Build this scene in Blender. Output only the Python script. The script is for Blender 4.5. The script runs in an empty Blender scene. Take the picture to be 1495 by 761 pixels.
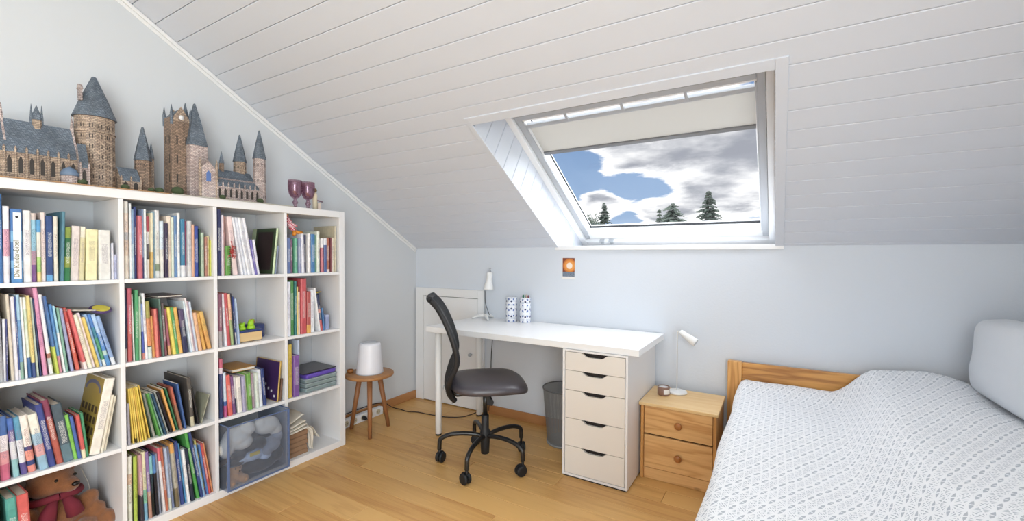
import bpy, bmesh, math, random
from math import sin, cos, tan, pi, radians, sqrt
from mathutils import Vector, Matrix, noise

random.seed(7)
scene = bpy.context.scene
COL = scene.collection

SKY_STRENGTH = 0.86
SUN_E = 13.5
SUN_DIR = (0.25, -0.85, -1.0)
SIDE_FILL_W = 90.0  # power of the side light added to brighten the room
FILL_LAMP_W = 6.5  # power of each panel lamp added overhead as fill
RW_LIGHT = 3.60
# x/y bearing, height, widths, weight of the cloud gaps and banks seen through the skylight
SKY_BLOBS = [(-0.46, 0.185, 0.095, 0.06, -0.24), (-0.275, 0.145, 0.10, 0.024, -0.26), (-0.30, 0.085, 0.035, 0.05, -0.16), (-0.10, 0.235, 0.16, 0.065, 0.26),
             (-0.372, 0.125, 0.048, 0.024, 0.24), (-0.225, 0.098, 0.06, 0.018, 0.18), (-0.30, 0.215, 0.06, 0.024, 0.16), (-0.05, 0.13, 0.10, 0.05, 0.12)]

# ------------------------------------------------------------------ camera
cam_data = bpy.data.cameras.new('camera')
cam = bpy.data.objects.new('camera', cam_data)
COL.objects.link(cam)
F_PX, W_PX = 642.33, 1495.0
cam_data.sensor_fit = 'HORIZONTAL'
cam_data.sensor_width = 36.0
cam_data.lens = 36.0 * F_PX / W_PX
cam_data.shift_x = -12.2331 / W_PX
cam_data.shift_y = 5.752 / W_PX
cam_data.clip_start = 0.02
cam_data.clip_end = 3000
YAW, PITCH, ROLL = radians(30.5059), radians(-1.1311), radians(0.2144)
fw = Vector((-sin(YAW) * cos(PITCH), cos(YAW) * cos(PITCH), sin(PITCH)))
rt = Vector((cos(YAW), sin(YAW), 0))
up = rt.cross(fw)
rt2 = rt * cos(ROLL) + up * sin(ROLL)
up2 = -rt * sin(ROLL) + up * cos(ROLL)
m = Matrix((rt2, up2, -fw)).transposed().to_4x4()
m.translation = Vector((2.6294, -2.7417, 1.1951))
cam.matrix_world = m
scene.camera = cam

# ------------------------------------------------------------------ view + light
scene.view_settings.view_transform = 'Standard'
scene.view_settings.look = 'None'
scene.view_settings.exposure = 0.18
scene.view_settings.gamma = 1.0
scene.view_settings.use_curve_mapping = False


def srgb(h):
    h = h.lstrip('#')
    r = [int(h[i:i + 2], 16) / 255 for i in (0, 2, 4)]
    return tuple([c / 12.92 if c <= .04045 else ((c + .055) / 1.055) ** 2.4 for c in r]) + (1.0,)


class NT:
    """small node-tree writer"""
    def __init__(self, tree):
        self.t = tree
        tree.nodes.clear()

    def n(self, kind, **kw):
        nd = self.t.nodes.new(kind)
        for k, v in kw.items():
            setattr(nd, k, v)
        return nd

    def link(self, a, b):
        self.t.links.new(a, b)

    def math(self, op, a, b=None, c=None, clamp=False):
        nd = self.n('ShaderNodeMath', operation=op)
        nd.use_clamp = clamp
        for i, v in enumerate((a, b, c)):
            if v is None:
                continue
            if isinstance(v, (int, float)):
                nd.inputs[i].default_value = v
            else:
                self.link(v, nd.inputs[i])
        return nd.outputs[0]

    def mix(self, fac, a, b):
        nd = self.n('ShaderNodeMix', data_type='RGBA')
        if isinstance(fac, (int, float)):
            nd.inputs[0].default_value = fac
        else:
            self.link(fac, nd.inputs[0])
        for i, v in ((6, a), (7, b)):
            if isinstance(v, tuple):
                nd.inputs[i].default_value = v
            else:
                self.link(v, nd.inputs[i])
        return nd.outputs[2]

    def smooth(self, v, lo, hi):
        nd = self.n('ShaderNodeMapRange', interpolation_type='SMOOTHSTEP')
        self.link(v, nd.inputs[0])
        nd.inputs[1].default_value = lo
        nd.inputs[2].default_value = hi
        return nd.outputs[0]


world = bpy.data.worlds.new('sky')
scene.world = world
world.use_nodes = True
w = NT(world.node_tree)
geo = w.n('ShaderNodeTexCoord')
sep = w.n('ShaderNodeSeparateXYZ')
w.link(geo.outputs['Generated'], sep.inputs[0])
zc = w.math('MAXIMUM', sep.outputs[2], 0.0)
den = w.math('ADD', zc, 0.16)
px_ = w.math('DIVIDE', sep.outputs[0], den)
py_ = w.math('DIVIDE', sep.outputs[1], den)
cmb = w.n('ShaderNodeCombineXYZ')
w.link(px_, cmb.inputs[0])
w.link(py_, cmb.inputs[1])
big = w.n('ShaderNodeTexNoise')
big.inputs['Scale'].default_value = 0.62
big.inputs['Detail'].default_value = 9
big.inputs['Roughness'].default_value = 0.61
big.inputs['Distortion'].default_value = 0.25
off = w.n('ShaderNodeVectorMath', operation='ADD')
off.inputs[1].default_value = (3.1, 1.7, 0)
w.link(cmb.outputs[0], off.inputs[0])
w.link(off.outputs[0], big.inputs['Vector'])


def blob(cx, cz, rx, rz):
    """smooth patch of sky around a compass direction (x over y) and a height"""
    ax = w.math('DIVIDE', sep.outputs[0], w.math('MAXIMUM', sep.outputs[1], 0.05))
    dx = w.math('DIVIDE', w.math('SUBTRACT', ax, cx), rx)
    dz = w.math('DIVIDE', w.math('SUBTRACT', sep.outputs[2], cz), rz)
    r2 = w.math('ADD', w.math('MULTIPLY', dx, dx), w.math('MULTIPLY', dz, dz))
    return w.math('EXPONENT', w.math('MULTIPLY', r2, -1.0))


v = big.outputs['Fac']
for (cx, cz, rx, rz, k) in SKY_BLOBS:
    v = w.math('ADD', v, w.math('MULTIPLY', blob(cx, cz, rx, rz), k))
rag = w.n('ShaderNodeTexNoise')
rag.inputs['Scale'].default_value = 4.5
rag.inputs['Detail'].default_value = 6
w.link(off.outputs[0], rag.inputs['Vector'])
v = w.math('ADD', v, w.math('MULTIPLY', w.math('SUBTRACT', rag.outputs['Fac'], 0.5), 0.22))
mask = w.smooth(v, 0.475, 0.535)
thick = w.smooth(v, 0.53, 0.66)
fine = w.n('ShaderNodeTexNoise')
fine.inputs['Scale'].default_value = 2.2
fine.inputs['Detail'].default_value = 7
w.link(off.outputs[0], fine.inputs['Vector'])
shade = w.math('MULTIPLY', thick, w.smooth(fine.outputs['Fac'], 0.30, 0.62))
cloud = w.mix(shade, (1.25, 1.25, 1.25, 1), (0.40, 0.42, 0.48, 1))
hz = w.smooth(sep.outputs[2], 0.0, 0.5)
blue = w.mix(hz, (0.36, 0.52, 0.76, 1), (0.13, 0.25, 0.52, 1))
skyc = w.mix(mask, blue, cloud)
hzw = w.math('MULTIPLY', w.math('SUBTRACT', 1.0, w.smooth(sep.outputs[2], 0.0, 0.10)), 0.55)
skyc = w.mix(hzw, skyc, (0.95, 0.97, 1.0, 1))
bg = w.n('ShaderNodeBackground')
w.link(skyc, bg.inputs[0])
bg.inputs[1].default_value = SKY_STRENGTH
wo = w.n('ShaderNodeOutputWorld')
w.link(bg.outputs[0], wo.inputs[0])

sun_d = bpy.data.lights.new('sun', 'SUN')
sun_d.energy = SUN_E
sun_d.angle = radians(150)
sun_d.color = (0.96, 0.98, 1.0)
sun = bpy.data.objects.new('sun', sun_d)
COL.objects.link(sun)
sun.location = (-4, 8, 10)
sun.rotation_euler = Vector(SUN_DIR).to_track_quat('-Z', 'Y').to_euler()


def area(name, loc, direction, sx, sy, power, color=(1, 1, 1)):
    ld = bpy.data.lights.new(name, 'AREA')
    ld.shape = 'RECTANGLE'
    ld.size, ld.size_y = sx, sy
    ld.energy = power
    ld.color = color
    o = bpy.data.objects.new(name, ld)
    COL.objects.link(o)
    o.location = loc
    o.rotation_euler = Vector(direction).to_track_quat('-Z', 'Y').to_euler()
    return o


# added fill light at the made-up right-wall window, behind the camera
area('side_fill_light', (RW_LIGHT, -3.95, 1.12), (-1, 0.45, -0.04), 1.6, 2.05, SIDE_FILL_W, (0.90, 0.96, 1.0))

# ------------------------------------------------------------------ mesh helpers


class MB:
    def __init__(self):
        self.v, self.f, self.s = [], [], []

    def add(self, vs, fs, smooth=False):
        b = len(self.v)
        self.v += [tuple(p) for p in vs]
        self.f += [tuple(b + i for i in f) for f in fs]
        self.s += [smooth] * len(fs)
        return self

    def box(self, x0, x1, y0, y1, z0, z1, mat=None):
        vs = [Vector((x, y, z)) for x in (x0, x1) for y in (y0, y1) for z in (z0, z1)]
        if mat is not None:
            vs = [mat @ p for p in vs]
        fs = [(0, 1, 3, 2), (4, 6, 7, 5), (0, 4, 5, 1), (2, 3, 7, 6), (0, 2, 6, 4), (1, 5, 7, 3)]
        return self.add(vs, fs)

    def cbox(self, x0, x1, y0, y1, z0, z1, c):
        """box whose top edges are chamfered by c (the top is z1)"""
        vs = [(x0, y0, z0), (x1, y0, z0), (x1, y1, z0), (x0, y1, z0),
              (x0, y0, z1 - c), (x1, y0, z1 - c), (x1, y1, z1 - c), (x0, y1, z1 - c),
              (x0 + c, y0 + c, z1), (x1 - c, y0 + c, z1), (x1 - c, y1 - c, z1), (x0 + c, y1 - c, z1)]
        fs = [(3, 2, 1, 0), (8, 9, 10, 11)]
        for k in (0, 4):
            for i in range(4):
                j = (i + 1) % 4
                fs.append((k + i, k + j, k + 4 + j, k + 4 + i))
        return self.add(vs, fs)

    def prism(self, poly, axis, a0, a1):
        """poly of 2-D points, swept along axis 'x','y' or 'z'"""
        def P(p, a):
            return {'x': (a, p[0], p[1]), 'y': (p[0], a, p[1]), 'z': (p[0], p[1], a)}[axis]
        n = len(poly)
        vs = [P(p, a0) for p in poly] + [P(p, a1) for p in poly]
        fs = [tuple(range(n))[::-1], tuple(range(n, 2 * n))]
        fs += [(i, (i + 1) % n, n + (i + 1) % n, n + i) for i in range(n)]
        return self.add(vs, fs)

    def lathe(self, prof, c=(0, 0, 0), seg=24, cap=True, mat=None, smooth=True, ang=0.0):
        vs, fs = [], []
        for (r, z) in prof:
            for k in range(seg):
                a = 2 * pi * k / seg + ang
                p = Vector((r * cos(a), r * sin(a), z))
                if mat is not None:
                    p = mat @ p
                vs.append((p[0] + c[0], p[1] + c[1], p[2] + c[2]))
        n = len(prof)
        for i in range(n - 1):
            for k in range(seg):
                l = (k + 1) % seg
                fs.append((i * seg + k, i * seg + l, (i + 1) * seg + l, (i + 1) * seg + k))
        if cap:
            fs.append(tuple(range(seg))[::-1])
            fs.append(tuple((n - 1) * seg + k for k in range(seg)))
        return self.add(vs, fs, smooth)

    def tube(self, pts, r, seg=10, cap=True):
        pts = [Vector(p) for p in pts]
        n = len(pts)
        rs = r if isinstance(r, (list, tuple)) else [r] * n
        t0 = (pts[1] - pts[0]).normalized()
        u = t0.orthogonal().normalized()
        vs, fs = [], []
        for i in range(n):
            if i == 0:
                t = t0
            elif i == n - 1:
                t = (pts[i] - pts[i - 1]).normalized()
            else:
                t = ((pts[i] - pts[i - 1]).normalized() + (pts[i + 1] - pts[i]).normalized()).normalized()
            u = (u - t * u.dot(t)).normalized()
            vv = t.cross(u)
            for k in range(seg):
                a = 2 * pi * k / seg
                vs.append(pts[i] + (u * cos(a) + vv * sin(a)) * rs[i])
        for i in range(n - 1):
            for k in range(seg):
                l = (k + 1) % seg
                fs.append((i * seg + k, i * seg + l, (i + 1) * seg + l, (i + 1) * seg + k))
        if cap:
            fs.append(tuple(range(seg))[::-1])
            fs.append(tuple((n - 1) * seg + k for k in range(seg)))
        return self.add(vs, fs, True)

    def ball(self, c, r, seg=14, rings=9, mat=None):
        rx, ry, rz = r if isinstance(r, (tuple, list)) else (r, r, r)
        vs, fs = [], []
        M = mat if mat is not None else Matrix.Identity(3)
        for i in range(1, rings):
            t = pi * i / rings
            for k in range(seg):
                a = 2 * pi * k / seg
                p = M @ Vector((rx * sin(t) * cos(a), ry * sin(t) * sin(a), rz * cos(t)))
                vs.append((c[0] + p[0], c[1] + p[1], c[2] + p[2]))
        for s_ in (1, -1):
            p = M @ Vector((0, 0, rz * s_))
            vs.append((c[0] + p[0], c[1] + p[1], c[2] + p[2]))
        T, B = len(vs) - 2, len(vs) - 1
        for k in range(seg):
            l = (k + 1) % seg
            fs.append((T, k, l))
            fs.append((B, (rings - 2) * seg + l, (rings - 2) * seg + k))
        for i in range(rings - 2):
            for k in range(seg):
                l = (k + 1) % seg
                fs.append((i * seg + k, (i + 1) * seg + k, (i + 1) * seg + l, i * seg + l))
        return self.add(vs, fs, True)

    def build(self, name, mat, parent=None, bevel=0, seg=2, sub=0, loc=None, rot=None):
        me = bpy.data.meshes.new(name)
        me.from_pydata(self.v, [], self.f)
        me.polygons.foreach_set('use_smooth', self.s)
        me.update()
        bm = bmesh.new()
        bm.from_mesh(me)
        bmesh.ops.recalc_face_normals(bm, faces=bm.faces)
        bm.to_mesh(me)
        bm.free()
        if mat is not None:
            me.materials.append(mat)
        o = bpy.data.objects.new(name, me)
        COL.objects.link(o)
        if parent is not None:
            o.parent = parent
        if loc is not None:
            o.location = loc
        if rot is not None:
            o.rotation_euler = rot
        if bevel:
            b = o.modifiers.new('bevel', 'BEVEL')
            b.width = bevel
            b.segments = seg
            b.limit_method = 'ANGLE'
            b.angle_limit = radians(40)
        if sub:
            s_ = o.modifiers.new('sub', 'SUBSURF')
            s_.levels = sub
            s_.render_levels = sub
        return o


def tag(o, label=None, cat=None, group=None, kind=None):
    if label:
        o['label'] = label
    if cat:
        o['category'] = cat
    if group:
        o['group'] = group
    if kind:
        o['kind'] = kind
    return o


def thing(name, label, cat, loc=(0, 0, 0), rz=0.0, group=None):
    o = bpy.data.objects.new(name, None)
    o.empty_display_size = 0.05
    COL.objects.link(o)
    o.location = loc
    o.rotation_euler = (0, 0, rz)
    return tag(o, label, cat, group)


def struct(o):
    o['kind'] = 'structure'
    return o


def mb():
    return MB()


# ------------------------------------------------------------------ materials


def mat(name, color, rough=0.5, metal=0.0, noise_amt=0.0, noise_scale=20.0, bump=0.0, bump_scale=120.0,
        spec=0.5, trans=0.0, sheen=0.0, sub=0.0, alpha=1.0):
    mt = bpy.data.materials.new(name)
    mt.use_nodes = True
    t = NT(mt.node_tree)
    p = t.n('ShaderNodeBsdfPrincipled')
    o = t.n('ShaderNodeOutputMaterial')
    t.link(p.outputs[0], o.inputs[0])
    c = srgb(color) if isinstance(color, str) else color
    tc = t.n('ShaderNodeTexCoord')
    nz = t.n('ShaderNodeTexNoise')
    nz.inputs['Scale'].default_value = noise_scale
    nz.inputs['Detail'].default_value = 5
    t.link(tc.outputs['Object'], nz.inputs['Vector'])
    k = 1 - noise_amt
    dark = (c[0] * k, c[1] * k, c[2] * k, 1)
    t.link(t.mix(nz.outputs['Fac'], dark, c), p.inputs['Base Color'])
    p.inputs['Roughness'].default_value = rough
    p.inputs['Metallic'].default_value = metal
    p.inputs['Specular IOR Level'].default_value = spec
    p.inputs['Transmission Weight'].default_value = trans
    p.inputs['Sheen Weight'].default_value = sheen
    p.inputs['Alpha'].default_value = alpha
    if bump:
        n2 = t.n('ShaderNodeTexNoise')
        n2.inputs['Scale'].default_value = bump_scale
        n2.inputs['Detail'].default_value = 4
        t.link(tc.outputs['Object'], n2.inputs['Vector'])
        b = t.n('ShaderNodeBump')
        b.inputs['Strength'].default_value = bump
        b.inputs['Distance'].default_value = 0.002
        t.link(n2.outputs['Fac'], b.inputs['Height'])
        t.link(b.outputs[0], p.inputs['Normal'])
    return mt


def wood(name, light, dark, axis='x', scale=1.0, knots=0.5, rough=0.45, rand=0.0, line=0.5):
    """sawn timber: long grain along axis, cathedral rings and knots"""
    mt = bpy.data.materials.new(name)
    mt.use_nodes = True
    t = NT(mt.node_tree)
    p = t.n('ShaderNodeBsdfPrincipled')
    o = t.n('ShaderNodeOutputMaterial')
    t.link(p.outputs[0], o.inputs[0])
    tc = t.n('ShaderNodeTexCoord')
    oi = t.n('ShaderNodeObjectInfo')
    sh = t.n('ShaderNodeVectorMath', operation='SCALE')
    sh.inputs[0].default_value = (17.0, 9.0, 5.0)
    t.link(oi.outputs['Random'], sh.inputs['Scale'])
    ad = t.n('ShaderNodeVectorMath', operation='ADD')
    t.link(tc.outputs['Object'], ad.inputs[0])
    t.link(sh.outputs[0], ad.inputs[1])
    mp = t.n('ShaderNodeMapping')
    t.link(ad.outputs[0], mp.inputs[0])
    s = [6.0 * scale] * 3
    s['xyz'.index(axis)] = 0.55 * scale
    mp.inputs['Scale'].default_value = s
    nz = t.n('ShaderNodeTexNoise')
    nz.inputs['Scale'].default_value = 1.3
    nz.inputs['Detail'].default_value = 3
    t.link(mp.outputs[0], nz.inputs['Vector'])
    rings = t.math('SINE', t.math('MULTIPLY', nz.outputs['Fac'], 42.0))
    rings = t.math('MULTIPLY_ADD', rings, 0.5, 0.5)
    rings = t.math('POWER', rings, 2.2)
    fine = t.n('ShaderNodeTexNoise')
    mp2 = t.n('ShaderNodeMapping')
    s2 = [180.0] * 3
    s2['xyz'.index(axis)] = 5.0
    mp2.inputs['Scale'].default_value = s2
    t.link(ad.outputs[0], mp2.inputs[0])
    t.link(mp2.outputs[0], fine.inputs['Vector'])
    fine.inputs['Scale'].default_value = 1.0
    fine.inputs['Detail'].default_value = 3
    big = t.n('ShaderNodeTexNoise')
    big.inputs['Scale'].default_value = 0.9
    t.link(mp.outputs[0], big.inputs['Vector'])
    f = t.math('MULTIPLY', rings, line)
    f = t.math('ADD', f, t.math('MULTIPLY', t.math('SUBTRACT', fine.outputs['Fac'], 0.5), 0.7))
    f = t.math('ADD', f, t.math('MULTIPLY', t.math('SUBTRACT', big.outputs['Fac'], 0.45), 0.9))
    if rand:
        f = t.math('ADD', f, t.math('MULTIPLY', t.math('SUBTRACT', oi.outputs['Random'], 0.5), rand), clamp=True)
    else:
        f = t.math('ADD', f, 0.0, clamp=True)
    col = t.mix(f, srgb(light), srgb(dark))
    if knots:
        vo = t.n('ShaderNodeTexVoronoi')
        mp3 = t.n('ShaderNodeMapping')
        s3 = [3.6 * scale] * 3
        s3['xyz'.index(axis)] = 1.6 * scale
        mp3.inputs['Scale'].default_value = s3
        t.link(ad.outputs[0], mp3.inputs[0])
        t.link(mp3.outputs[0], vo.inputs['Vector'])
        vo.inputs['Scale'].default_value = 1.0
        kn = t.math('SUBTRACT', 1.0, t.smooth(vo.outputs['Distance'], 0.015, 0.05))
        kd = tuple(x * 0.35 for x in srgb(dark)[:3]) + (1,)
        col = t.mix(t.math('MULTIPLY', kn, knots), col, kd)
    t.link(col, p.inputs['Base Color'])
    p.inputs['Roughness'].default_value = rough
    b = t.n('ShaderNodeBump')
    b.inputs['Strength'].default_value = 0.12
    b.inputs['Distance'].default_value = 0.001
    t.link(fine.outputs['Fac'], b.inputs['Height'])
    t.link(b.outputs[0], p.inputs['Normal'])
    return mt


M = {}
M['wall'] = mat('painted_wall', 'd4d7da', 0.75, bump=0.15, bump_scale=300, noise_amt=0.015, noise_scale=3)
M['wall_back'] = mat('painted_knee_wall', 'd8dee6', 0.7, bump=0.35, bump_scale=90, noise_amt=0.02, noise_scale=4)
M['board'] = mat('white_board_paint', 'd7dce5', 0.45, noise_amt=0.02, noise_scale=5, bump=0.08)
M['board_back'] = mat('ceiling_backing', 'a9a8a6', 0.8)
M['gloss_white'] = mat('white_gloss_paint', 'eeeeee', 0.3, noise_amt=0.01)
M['frame_white'] = mat('white_window_lacquer', 'f0f1f2', 0.3)
M['alu'] = mat('grey_aluminium', 'b7bbc0', 0.4, metal=0.15)
M['dark_alu'] = mat('dark_blind_bar', '85888c', 0.4, metal=0.3)
M['black_gap'] = mat('black_rubber_seal', '22262a', 0.7)
M['oak'] = wood('oak_plank_floor', 'dcae6c', 'b47c40', 'x', 0.9, 0.55, 0.42, rand=0.75, line=0.30)
M['gap'] = mat('floor_joint', '6b4622', 0.9)
M['base'] = wood('oak_baseboard', 'b58050', '96643a', 'x', 1.0, 0.0, 0.5, line=0.2)
M['base_y'] = wood('oak_baseboard_left', 'b58050', '96643a', 'y', 1.0, 0.0, 0.5, line=0.2)
M['laminate'] = mat('white_laminate', 'ebeaea', 0.38, noise_amt=0.01)
M['desk'] = mat('white_desk_foil', 'f1f1f1', 0.3)
M['drawer'] = mat('white_drawer_lacquer', 'e6e0d8', 0.35)
M['dark'] = mat('dark_cutout', '28211f', 0.8)
M['metal_white'] = mat('white_powder_coat', 'eeeeec', 0.35)
M['black_metal'] = mat('black_powder_coat', '17181a', 0.32, spec=0.6)
M['black_plastic'] = mat('black_plastic', '1b1c1f', 0.55)
M['black_mesh'] = mat('black_mesh_fabric', '1c1d20', 0.8, bump=0.9, bump_scale=900)
M['seat'] = mat('dark_leatherette', '4a464c', 0.33, noise_amt=0.12, noise_scale=9, bump=0.2, bump_scale=400, spec=0.6)
M['pine_x'] = wood('varnished_pine', 'e8bb80', 'c48b50', 'x', 1.3, 0.5, 0.38, line=0.55)
M['pine_z'] = wood('varnished_pine_upright', 'dfaa68', 'b0763c', 'z', 1.3, 0.2, 0.38, line=0.6)
M['pine_top'] = wood('pale_pine_top', 'e6c48e', 'd3a468', 'x', 1.0, 0.2, 0.4, line=0.3)
M['pine_dark'] = mat('pine_knob', 'a86a34', 0.3)
M['teak'] = wood('stool_wood', 'b17e4c', '8a5a32', 'x', 1.2, 0.0, 0.45, line=0.35)
M['teak_z'] = wood('stool_leg_wood', 'a06c44', '7d4f2e', 'z', 1.2, 0.0, 0.45, line=0.3)
M['pages'] = mat('paper_edges', 'e4ddd0', 0.9, noise_amt=0.12, noise_scale=260)
M['white_matte'] = mat('white_matte', 'e9e9ea', 0.6)
M['cable'] = mat('dark_brown_cable', '3b2a20', 0.5)
M['cable_black'] = mat('black_cable', '202020', 0.5)
M['cable_white'] = mat('white_cable', 'dcd6cc', 0.5)
M['linen'] = mat('cream_linen', 'e6dfd0', 0.95, noise_amt=0.05, noise_scale=60, bump=0.5, bump_scale=500)
M['cardboard'] = mat('brown_card', '9a7a5e', 0.9, noise_amt=0.1)
M['roof_slab'] = mat('roof_underlay', '8a8580', 0.9)
M['pillow'] = mat('white_cotton_pillow', 'dfe3e8', 0.9, sheen=0.2, bump=0.35, bump_scale=260, noise_amt=0.02)
M['mattress'] = mat('mattress_ticking', 'e2e2e2', 0.9)
M['ceramic'] = mat('white_glazed_plastic', 'e4e4ea', 0.35)
M['toy_green'] = mat('green_toy_plastic', '9ccc28', 0.4)
M['orange'] = mat('orange_toy', 'd9892c', 0.5)
M['blue_lid'] = mat('dark_blue_lid', '2a386e', 0.45)
M['toy_wood'] = wood('toy_box_wood', 'd9b988', 'c49e68', 'y', 2, 0, 0.5, line=0.3)
M['fur'] = mat('brown_plush', '94603a', 0.95, noise_amt=0.45, noise_scale=45, bump=1.0, bump_scale=240, sheen=0.4)
M['fur_light'] = mat('tan_plush', 'd8a06c', 0.95, noise_amt=0.3, noise_scale=60, bump=1.0, bump_scale=260, sheen=0.4)
M['maroon'] = mat('maroon_knit', '72202f', 0.9, noise_amt=0.2, noise_scale=40)
M['black'] = mat('black_eye', '100c0a', 0.3)
M['plush_white'] = mat('cream_plush', 'efe8dc', 0.95, noise_amt=0.12, noise_scale=50, bump=0.8, bump_scale=220, sheen=0.4)
M['plush_grey'] = mat('grey_plush', 'a8aab4', 0.95, noise_amt=0.4, noise_scale=60, bump=0.8, bump_scale=220, sheen=0.4)
M['plush_dark'] = mat('charcoal_plush', '2e2e36', 0.95, noise_amt=0.3, noise_scale=60, bump=0.8, bump_scale=220, sheen=0.4)
M['plush_blue'] = mat('pale_blue_plush', 'cdd8ec', 0.95, noise_amt=0.15, noise_scale=50, bump=0.8, bump_scale=220)
M['plush_yellow'] = mat('yellow_felt', 'd9bc4c', 0.9)
M['red'] = mat('red_string', 'b8342c', 0.7)
M['terracotta_pot'] = mat('taupe_glass_jar', '8a6b5c', 0.35)
M['grass'] = mat('grass', '5a6b40', 0.95, noise_amt=0.3, noise_scale=0.6)
# ------------------------------------------------------------------ room shell
H, SL = 1.2530, radians(30.634)
RW, YB, ZF = 3.56, -5.2, 2.72
SLOPE = Matrix(((1, 0, 0, 0), (0, -cos(SL), -sin(SL), 0), (0, sin(SL), -cos(SL), H), (0, 0, 0, 1)))
# local (x, s, -off): s runs up the slope, +z points into the room
XO0, XO1, SO1, OFF = 1.321, 2.608, 1.150, 0.24
S_END = (ZF - H) / sin(SL)


def empty_struct(name, matrix=None):
    o = bpy.data.objects.new(name, None)
    o.empty_display_size = 0.1
    COL.objects.link(o)
    if matrix is not None:
        o.matrix_world = matrix
    return struct(o)


# floor: slab, then every oak plank
fl = struct(mb().box(-0.1, RW + 0.1, YB - 0.1, 0.12, -0.12, -0.004).build('floor', M['gap']))
PW = 0.125
y = -0.823 + PW * 7
row = 0
while y > YB:
    y1 = min(y, -0.001)
    y0 = max(y - PW, YB)
    if y1 - y0 > 0.01:
        x = -random.uniform(0.0, 1.3)
        while x < RW:
            L = random.uniform(0.9, 1.7)
            a, b_ = max(x, 0.0), min(x + L, RW)
            if b_ - a > 0.06:
                m_ = mb().cbox(a + 0.0006, b_ - 0.0006, y0 + 0.0006, y1 - 0.0006, -0.012, 0.0, 0.0012)
                m_.build('plank', M['oak'], fl)
            x += L
    y -= PW
    row += 1

# walls
poly = [(0.0, -0.1), (0.0, H), (-(ZF - H) / tan(SL), ZF), (YB, ZF), (YB, -0.1)]
struct(mb().prism([(p[0], p[1]) for p in poly], 'x', -0.12, 0.0).build('wall_left', M['wall']))
WY0, WY1, WZ0, WZ1 = -4.80, -3.10, 0.04, 2.20      # opening for the added, unseen fill window in the right wall
wr = mb()
wr.prism([(WY1, -0.1), (0.0, -0.1), (0.0, H), (-(ZF - H) / tan(SL), ZF), (WY1, ZF)], 'x', RW, RW + 0.12)
wr.box(RW, RW + 0.12, YB, WY0, -0.1, ZF).box(RW, RW + 0.12, WY0, WY1, -0.1, WZ0).box(RW, RW + 0.12, WY0, WY1, WZ1, ZF)
struct(wr.build('wall_right', M['wall']))
struct(mb().box(-0.12, RW + 0.12, 0.0, 0.5, -0.1, H - 0.004).box(-0.12, XO0 - 0.02, 0.0003, 0.3, H - 0.01, H + 0.06)
       .box(XO1 + 0.02, RW + 0.12, 0.0003, 0.3, H - 0.01, H + 0.06).build('wall_back', M['wall_back']))
struct(mb().box(-0.12, RW + 0.12, YB - 0.15, YB, -0.1, ZF).build('wall_front', M['wall']))
wn = empty_struct('fill_window')  # window added out of view to house the side fill light
fx0, fx1 = RW + 0.05, RW + 0.11
mb().box(fx0, fx1, WY0, WY0 + 0.06, WZ0, WZ1).box(fx0, fx1, WY1 - 0.06, WY1, WZ0, WZ1).box(fx0, fx1, -3.98, -3.92, WZ0 + 0.06, WZ1 - 0.06) \
    .box(fx0, fx1, WY0 + 0.06, WY1 - 0.06, WZ0, WZ0 + 0.06).box(fx0, fx1, WY0 + 0.06, WY1 - 0.06, WZ1 - 0.06, WZ1).build('fill_window_frame', M['frame_white'], wn)

# sloping ceiling: slab with the skylight opening, then each board
ce = empty_struct('ceiling', SLOPE)
sl = mb()
T0, T1 = -0.40, -0.013
sl.box(-0.12, XO0 - 0.014, -0.02, S_END + 0.2, T0, T1)
sl.box(XO1 + 0.014, RW + 0.12, -0.02, S_END + 0.2, T0, T1)
sl.box(XO0 - 0.014, XO1 + 0.014, SO1 + 0.014, S_END + 0.2, T0, T1)
sl.box(XO0 - 0.12, XO0 - 0.014, -0.62, -0.02, T0, -0.02).box(XO1 + 0.014, XO1 + 0.12, -0.62, -0.02, T0, -0.02)
sl.build('roof_panel', M['board_back'], ce)
struct(mb().box(-0.12, RW + 0.12, YB - 0.1, -(ZF - H) / tan(SL) + 0.03, ZF + 0.0, ZF + 0.15).build('ceiling_flat', M['wall']))
PITCH_B = 0.1025


def board(x0, x1, s0, s1):
    g, c = 0.0008, 0.0024
    m_ = mb().cbox(x0, x1, s0 + g, s1 - g, -0.0128, 0.0, c)
    for i, p_ in enumerate(m_.v):   # keep the ends square
        m_.v[i] = (x0 if p_[0] < (x0 + x1) / 2 else x1, p_[1], p_[2])
    m_.build('ceiling_board', M['board'], ce)


s = 0.026 - PITCH_B
while s < S_END:
    a, b_ = max(s, 0.0), min(s + PITCH_B, S_END)
    if b_ - a > 0.012:
        if a < SO1 + 0.04:
            bb = b_
            board(0.0, XO0 - 0.02, a, b_)
            board(XO1 + 0.03, RW, a, b_)
            if b_ > SO1 + 0.035:
                board(XO0 - 0.02, XO1 + 0.03, SO1 + 0.035, b_)
        else:
            board(0.0, RW, a, b_)
    s += PITCH_B


def clip(poly, f):
    out = []
    for i in range(len(poly)):
        a, b = poly[i], poly[(i + 1) % len(poly)]
        fa, fb = f(a), f(b)
        if fa >= 0:
            out.append(a)
        if fa * fb < 0:
            k = fa / (fa - fb)
            out.append((a[0] + (b[0] - a[0]) * k, a[1] + (b[1] - a[1]) * k))
    return out


# boarded cheeks of the skylight recess, boards square to the slope
def above_sill(p):
    s_, off_ = p
    return s_ * sin(SL) + off_ * cos(SL) - 0.006


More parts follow.
